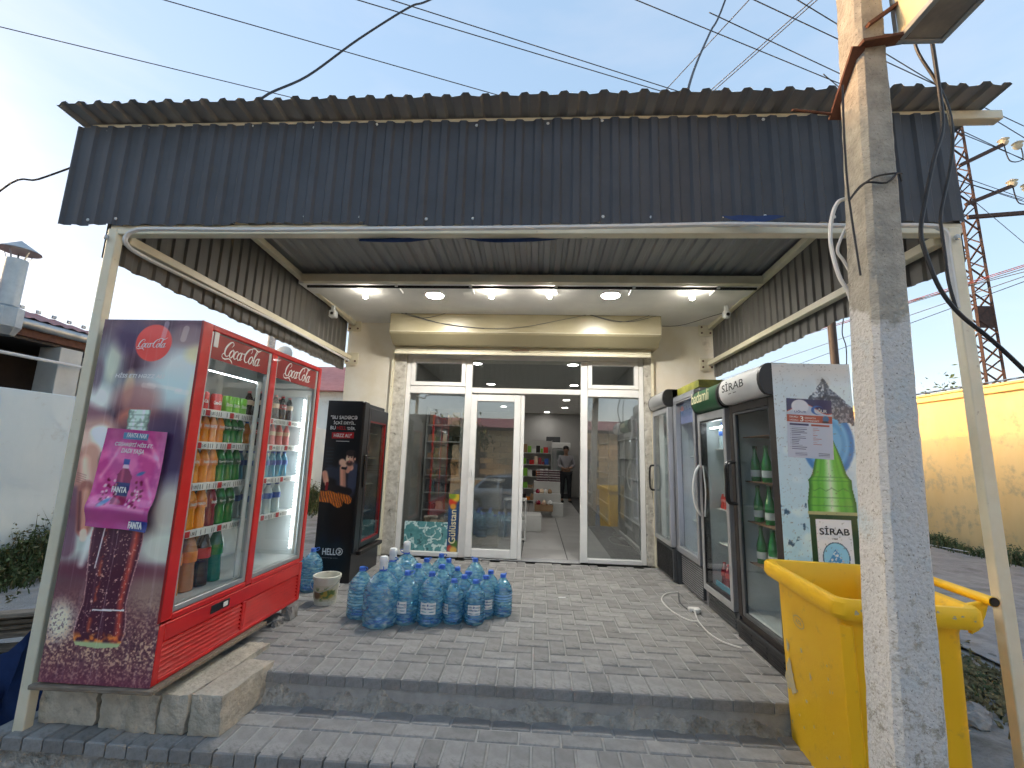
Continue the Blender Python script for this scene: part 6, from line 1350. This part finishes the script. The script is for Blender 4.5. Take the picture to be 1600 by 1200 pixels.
st_=bxs('metal_strip',[(-.75,.75,-.015,.015,0,.012)],'white_label',None,0); st_.location=(8.40,9.7,-.30); st_.rotation_euler=(0,0,R(105)); tag(st_,'thin white strip lying on the ground by the yellow wall','strip')
# ---------------- right: yellow wall ----------------
yw=thing('boundary_wall','long yellow rendered wall on the right, lit orange by the low sun above','wall',(8.95,12,-.4)); YK=dict(parent=yw,world=True)
mb=MB(); mb.box(8.92,9.2,-10,32,-.6,2.78); mb.build('wall',M['yellow_wall'],**YK)
mb=MB(); mb.box(8.84,9.25,-10,32,2.782,2.90); mb.box(8.80,9.3,-10,32,2.902,2.95); mb.build('coping',M['coping'],bevel=.01,**YK)
for y in(8.05,9.35,13,17,21): mb=MB(); mb.box(8.80,8.919,y,y+.42,-.6,1.98); mb.build('pilaster',M['yellow_wall'],bevel=.01,**YK)
pr=rprof(-10,32,.22,.03); mb=MB()
for j in range(2):
    for u,d in pr: mb.v.append((8.80 if j==0 else 9.6,u,2.965+d+(0 if j==0 else .16)))
n=len(pr)
for i in range(n-1): mb.face(i,i+1,n+i+1,n+i)
tag(mb.build('roof_edge',M['zinc'],fix=False,**YK))
# small tree behind the wall
def tree(lab,x,y,h,r,seed,n=1500,leaf=.10,name='tree'):
    q=random.Random(seed); t=thing(name,lab,'tree',(x,y,gz(x,y))); m_=MB(); m_.tube([(0,0,0),(.1,.05,h*.3),(.05,.1,h*.6),(0,0,h*.85)],[.12,.09,.07,.03],8)
    tips=[]
    for k in range(9):
        a=q.uniform(0,6.28); z=h*q.uniform(.35,.7); e=(math.cos(a)*r*q.uniform(.5,.95),math.sin(a)*r*q.uniform(.5,.95),z+h*q.uniform(.1,.35)); m_.tube([(0.05,.05,z),(e[0]*.5,e[1]*.5,z+(e[2]-z)*.6),e],[.045,.03,.012],6); tips.append(e)
    m_.build('trunk',M['bark'],t,smooth=True); mb=MB()
    for i in range(n):
        e=q.choice(tips); c=Vector((e[0]+q.gauss(0,r*.26),e[1]+q.gauss(0,r*.26),e[2]+q.gauss(0,h*.07))); v1=Vector((q.uniform(-1,1),q.uniform(-1,1),q.uniform(-1,1))).normalized()*leaf*q.uniform(.5,1); v2=v1.orthogonal().normalized()*leaf*.45
        mb.v+=[tuple(c-v2),tuple(c+v1),tuple(c+v2),tuple(c-v1)]; k=i*4; mb.face(k,k+1,k+2,k+3)
    mb.build('crown',M['leaf'],t,fix=False); return t
tree('small tree with only its top leaves showing over the yellow wall',12.6,13.2,4.15,.9,4,500,.09)
# ---------------- lattice mast ----------------
ms=thing('lattice_mast','rusty steel lattice power mast with side arms and glass insulators behind the right post','mast',(13.72,14,-.4)); MK=dict(parent=ms,world=True)
def mw(z): return .30-.10*(z+.4)/13.5
for sx,sy in((-1,-1),(1,-1),(1,1),(-1,1)):
    mb=MB(); mb.bar((13.72+sx*mw(-.4),14+sy*mw(-.4),-.4),(13.72+sx*mw(13),14+sy*mw(13),13),.07,.07); mb.build('leg',M['mast_rust'],**MK)
k=0; z=0.
while z<12.7:
    for sx,sy,tx,ty in((-1,-1,1,-1),(1,1,-1,1),(-1,1,-1,-1),(1,-1,1,1)):
        w0,w1=mw(z),mw(z+.42); 
        if k%2: sx,tx,sy,ty=tx,sx,ty,sy
        mb=MB(); mb.bar((13.72+sx*w0,14+sy*w0,z),(13.72+tx*w1,14+ty*w1,z+.42),.045,.03); mb.build('brace',M['mast_rust'],**MK)
    k+=1; z+=.42
mb=MB(); mb.box(13.50,13.94,13.74,13.76,5.6,6.3); mb.build('plate',M['mast_rust'],**MK)
for z0,x1,z1 in((11.15,15.15,11.9),(9.75,15.2,10.4),(9.3,16.6,9.55)):
    mb=MB(); mb.bar((13.7,13.8,z0),(x1,13.8,z1),.11,.11); mb.build('arm',M['mast_rust'],**MK)
    if x1<16:
        for dx in(0,.42):
            m_=MB(); m_.lathe([(.03,-.12),(.09,-.08),(.13,.0),(.07,.05),(.15,.10),(.05,.18)],(x1+dx-13.72,-.2,z1+.4+.05-dx*.3),12); m_.build('insulator',M['porcelain'],ms,smooth=True)
        mb=MB(); mb.tube(crom([(x1,13.8,z1),(x1+.1,13.8,z1-.6),(x1+.5,13.8,z1-.55),(x1+.5,13.8,z1)],5),.018,5); mb.build('jumper',M['wire_grey'],**MK)
dp=MB(); dp.tube([(0,0,0),(0,0,5.9)],.075,12); o=dp.build('steel_post',M['dark_wood'],None,smooth=True); o.location=(5.98,9,-.35); tag(o,'dark steel post rising behind the mineral water cooler','post')
# ---------------- overhead wires ----------------
def wire(a,b,z,r,lab,m='wire_grey',ext=(6,10),sag=.0):
    a=Vector((*a,z));b=Vector((*b,z));d=(b-a); p0=a-d.normalized()*ext[0]; p1=b+d.normalized()*ext[1]
    pts=[p0.lerp(p1,t/12) for t in range(13)]; pts=[(p.x,p.y,p.z-sag*4*(t/12)*(1-t/12)+sag*.5) for t,p in enumerate(pts)]
    c=pts[0]; mb=MB(); mb.tube([(p[0]-c[0],p[1]-c[1],p[2]-c[2]) for p in pts],r,5); o=mb.build('overhead_wire',M[m],None); o.location=c; tag(o,lab,'wire','overhead wires')
for a,b,l in (((-8.28,5.22),(-4.61,6.6),'overhead wire crossing the top left corner of the sky'),((-5.37,4.92),(-.95,6.62),'overhead wire sloping over the left half of the canopy'),((-2.63,5.0),(1.71,6.56),'lower one of the two close parallel wires over the canopy middle'),((-2.14,5.02),(1.98,6.56),'upper one of the two close parallel wires over the canopy middle'),((1.24,5.13),(4.83,6.57),'overhead wire running down to the right behind the concrete pole'),((2.75,5.18),(2.09,6.57),'thin wire slanting left down to the canopy roof near the pole'),((3.6,5.2),(2.87,6.56),'left one of a pair of thin wires slanting down left of the pole'),((3.66,5.2),(2.93,6.56),'right one of a pair of thin wires slanting down left of the pole'),((2.83,5.18),(4.32,5.79),'short stretch of wire at the top just left of the pole'),((5.56,6.23),(9.05,7.9),'overhead wire right of the pole under the sign box'),((7.79,7.71),(9.71,8.54),'overhead wire passing the upper insulators'),((8.94,9.04),(11.09,9.89),'overhead wire passing the lower insulators'),((9.53,9.62),(13.3,12.03),'lowest of the parallel wires crossing the lattice mast')):
    wire(a,b,7.5,.0075,l)
for k,(a,b,m,l) in enumerate((((9.22,23.57),(12.58,11.48),'wire_grey','distant dark wire under the right canopy side'),((9.49,22.6),(12.34,11.25),'wire_red','distant red wire crossing the lattice mast'),((9.6,22.9),(12.40,11.5),'wire_red','second distant red wire just below the first'),((12.01,24.53),(13.08,11.97),'wire_grey','distant grey wire below the red ones'),((13.7,23.86),(13.44,12.32),'cable_black','thick distant cable, the lowest right of the pole'),((8.88,19.73),(12.78,11.68),'wire_grey','distant thin wire, the highest of the bundle by the mast'))):
    wire(a,b,6.5,.012,l,m,ext=(30,14))
cable('service_cable',[(-.6,3.5,5.9),(-1.02,3.17,5.2),(-1.15,3.06,5.0),(-1.47,2.88,4.5),(-1.73,2.7,4.0),(-1.87,2.46,3.6),(-1.9,2.42,3.36)],.008,'cable_black','black service cable curving down onto the left part of the canopy roof')
cable('service_cable',[(2.3,3.9,7.4),(1.53,3.25,5.2),(1.32,3.08,4.7),(1.08,2.75,4.1),(.86,2.34,3.5),(.84,2.30,3.37)],.008,'cable_black','black service cable dropping steeply onto the canopy roof left of the pole')
cable('thin_wire',[(2.50,3.6,2.53),(2.47,3.6,2.37),(2.49,3.6,2.24),(2.47,3.6,2.0)],.004,'wire_grey','thin wire hanging behind the mineral water cooler')
cable('thin_wire',[(-6.4,4.0,3.2),(-3.8,2.6,3.03),(-3.33,2.45,3.01),(-2.98,2.38,3.06)],.006,'cable_black','thin black wire reaching the left end of the canopy')
# ---------------- across the street (seen reflected in the glass) ----------------
oh=thing('stone_house','tan stone block house across the street behind the viewer, seen as a reflection','house',(0,-9,-.8)); OK=dict(parent=oh,world=True)
mb=MB(); mb.box(-16,14,-14,-9.02,-1.2,2.5); mb.build('wall',M['mortar'],**OK)
bm_=MB().box(-.29,.29,-.03,.03,-.12,.12).mesh('stone_block',M['stone_block'],bevel=.012); cnt=0
for r_ in range(13):
    for c_ in range(20):
        x=-6.3+c_*.61+(.3 if r_%2 else 0); z=-.75+r_*.255
        if (abs(x+3)<.55 or abs(x-2.2)<.55) and .1<z<1.7: continue
        b_=link('stone_block',bm_,oh); b_.location=(x-0,-9.0+9,z+.8)
for x in(-3,2.2):
    mb=MB(); mb.box(x-.6,x+.6,-9.03,-8.99,.1,1.6); w_=mb.build('window',M['dark_grey'],**OK)
mb=MB(); mb.rings([[(-16.6,-14.6,2.56),(14.6,-14.6,2.56),(14.6,-8.6,2.56),(-16.6,-8.6,2.56)],[(-14,-11.6,3.2),(12,-11.6,3.2),(12,-11.4,3.2),(-14,-11.4,3.2)]]); mb.build('roof',M['red_roof'],**OK)
mb=MB(); mb.box(-16.6,14.6,-8.65,-8.6,2.42,2.559); mb.build('fascia_board',M['dark_wood'],**OK)
o=MB().tube([(0,0,0),(.05,0,8.5)],[.13,.09],8).build('street_pole',M['dark_wood'],None,smooth=True); o.location=(-.9,-7.0,-.8); tag(o,'dark wooden utility pole across the street, reflected in the door glass','pole')
tree('leafy street tree in front of the stone house across the street',-3.9,-7.6,3.6,1.3,9,2600,.11)
# silver sedan
car=thing('parked_car','silver sedan parked across the street, seen reflected in the glass door','car',(-.9,-5.6,-.82),0)
sec=[(-2.2,.35,.62,.78,.78),(-2.1,.25,.80,.84,.80),(-1.45,.22,.90,.88,.78),(-.95,.2,1.36,.88,.62),(-.1,.2,1.42,.88,.60),(.55,.2,1.38,.88,.62),(1.2,.2,.92,.88,.76),(1.9,.22,.80,.86,.78),(2.2,.30,.62,.78,.74)]
mb=MB(); rg=[]
for x,z0,z1,w0,w1 in sec:
    zb=min(z1,.88); rg.append([(x,-w0,z0),(x,w0,z0),(x,w0,zb*.8),(x,w0*.98,zb),(x,w1,max(z1-.03,zb)),(x,w1*.8,z1),(x,-w1*.8,z1),(x,-w1,max(z1-.03,zb)),(x,-w0*.98,zb),(x,-w0,zb*.8)])
mb.rings(rg); mb.build('body',M['car_silver'],car,smooth=True)
for s in(-1,1):
    for x0,x1,t0,t1 in((-1.25,-.55,-.88,-.5),(-.48,.25,-.45,.22),(.32,.98,.30,.55)):
        mb=MB(); mb.poly([(x0,s*.872,.93),(x1,s*.872,.93),(t1,s*.645,1.32),(t0,s*.645,1.32)]); mb.build('window',M['car_glass'],car,fix=False)
    for x in(-1.35,1.35):
        mb=MB(); mb.lathe([(.10,0),(.30,0),(.32,.03),(.32,.17),(.30,.2),(.1,.2)],n=24); w_=mb.build('wheel',M['rubber'],car,smooth=True); w_.rotation_euler=(R(90),0,0); w_.location=(x,.90 if s>0 else -.70,.32)
        mb=MB(); mb.lathe([(.02,.0),(.18,.0),(.18,.01)],n=20); r_=mb.build('rim',M['zinc'],w_); r_.location=(0,0,-.012 if s>0 else .203)
    mb=MB(); mb.box(2.12,2.20,s*.6-.14,s*.6+.14,.55,.70); mb.build('headlight',M['white_label'],car,bevel=.02)
# unseen house added beyond the left house to block the low sun
b3=thing('sun_block_house','unseen two storey house added at the far left to block the low sun','house',(-22,-8,-.4)); mb=MB(); mb.box(-4,4,5,18,0,7.3); mb.build('wall',M['house_wall'],b3); mb=MB(); mb.rings([[(-4.2,4.8,7.3),(4.2,4.8,7.3),(4.2,18.2,7.3),(-4.2,18.2,7.3)],[(-4.0,5,7.45),(4.0,5,7.45),(4.0,18,7.45),(-4.0,18,7.45)]]); mb.build('roof',M['red_roof'],b3)
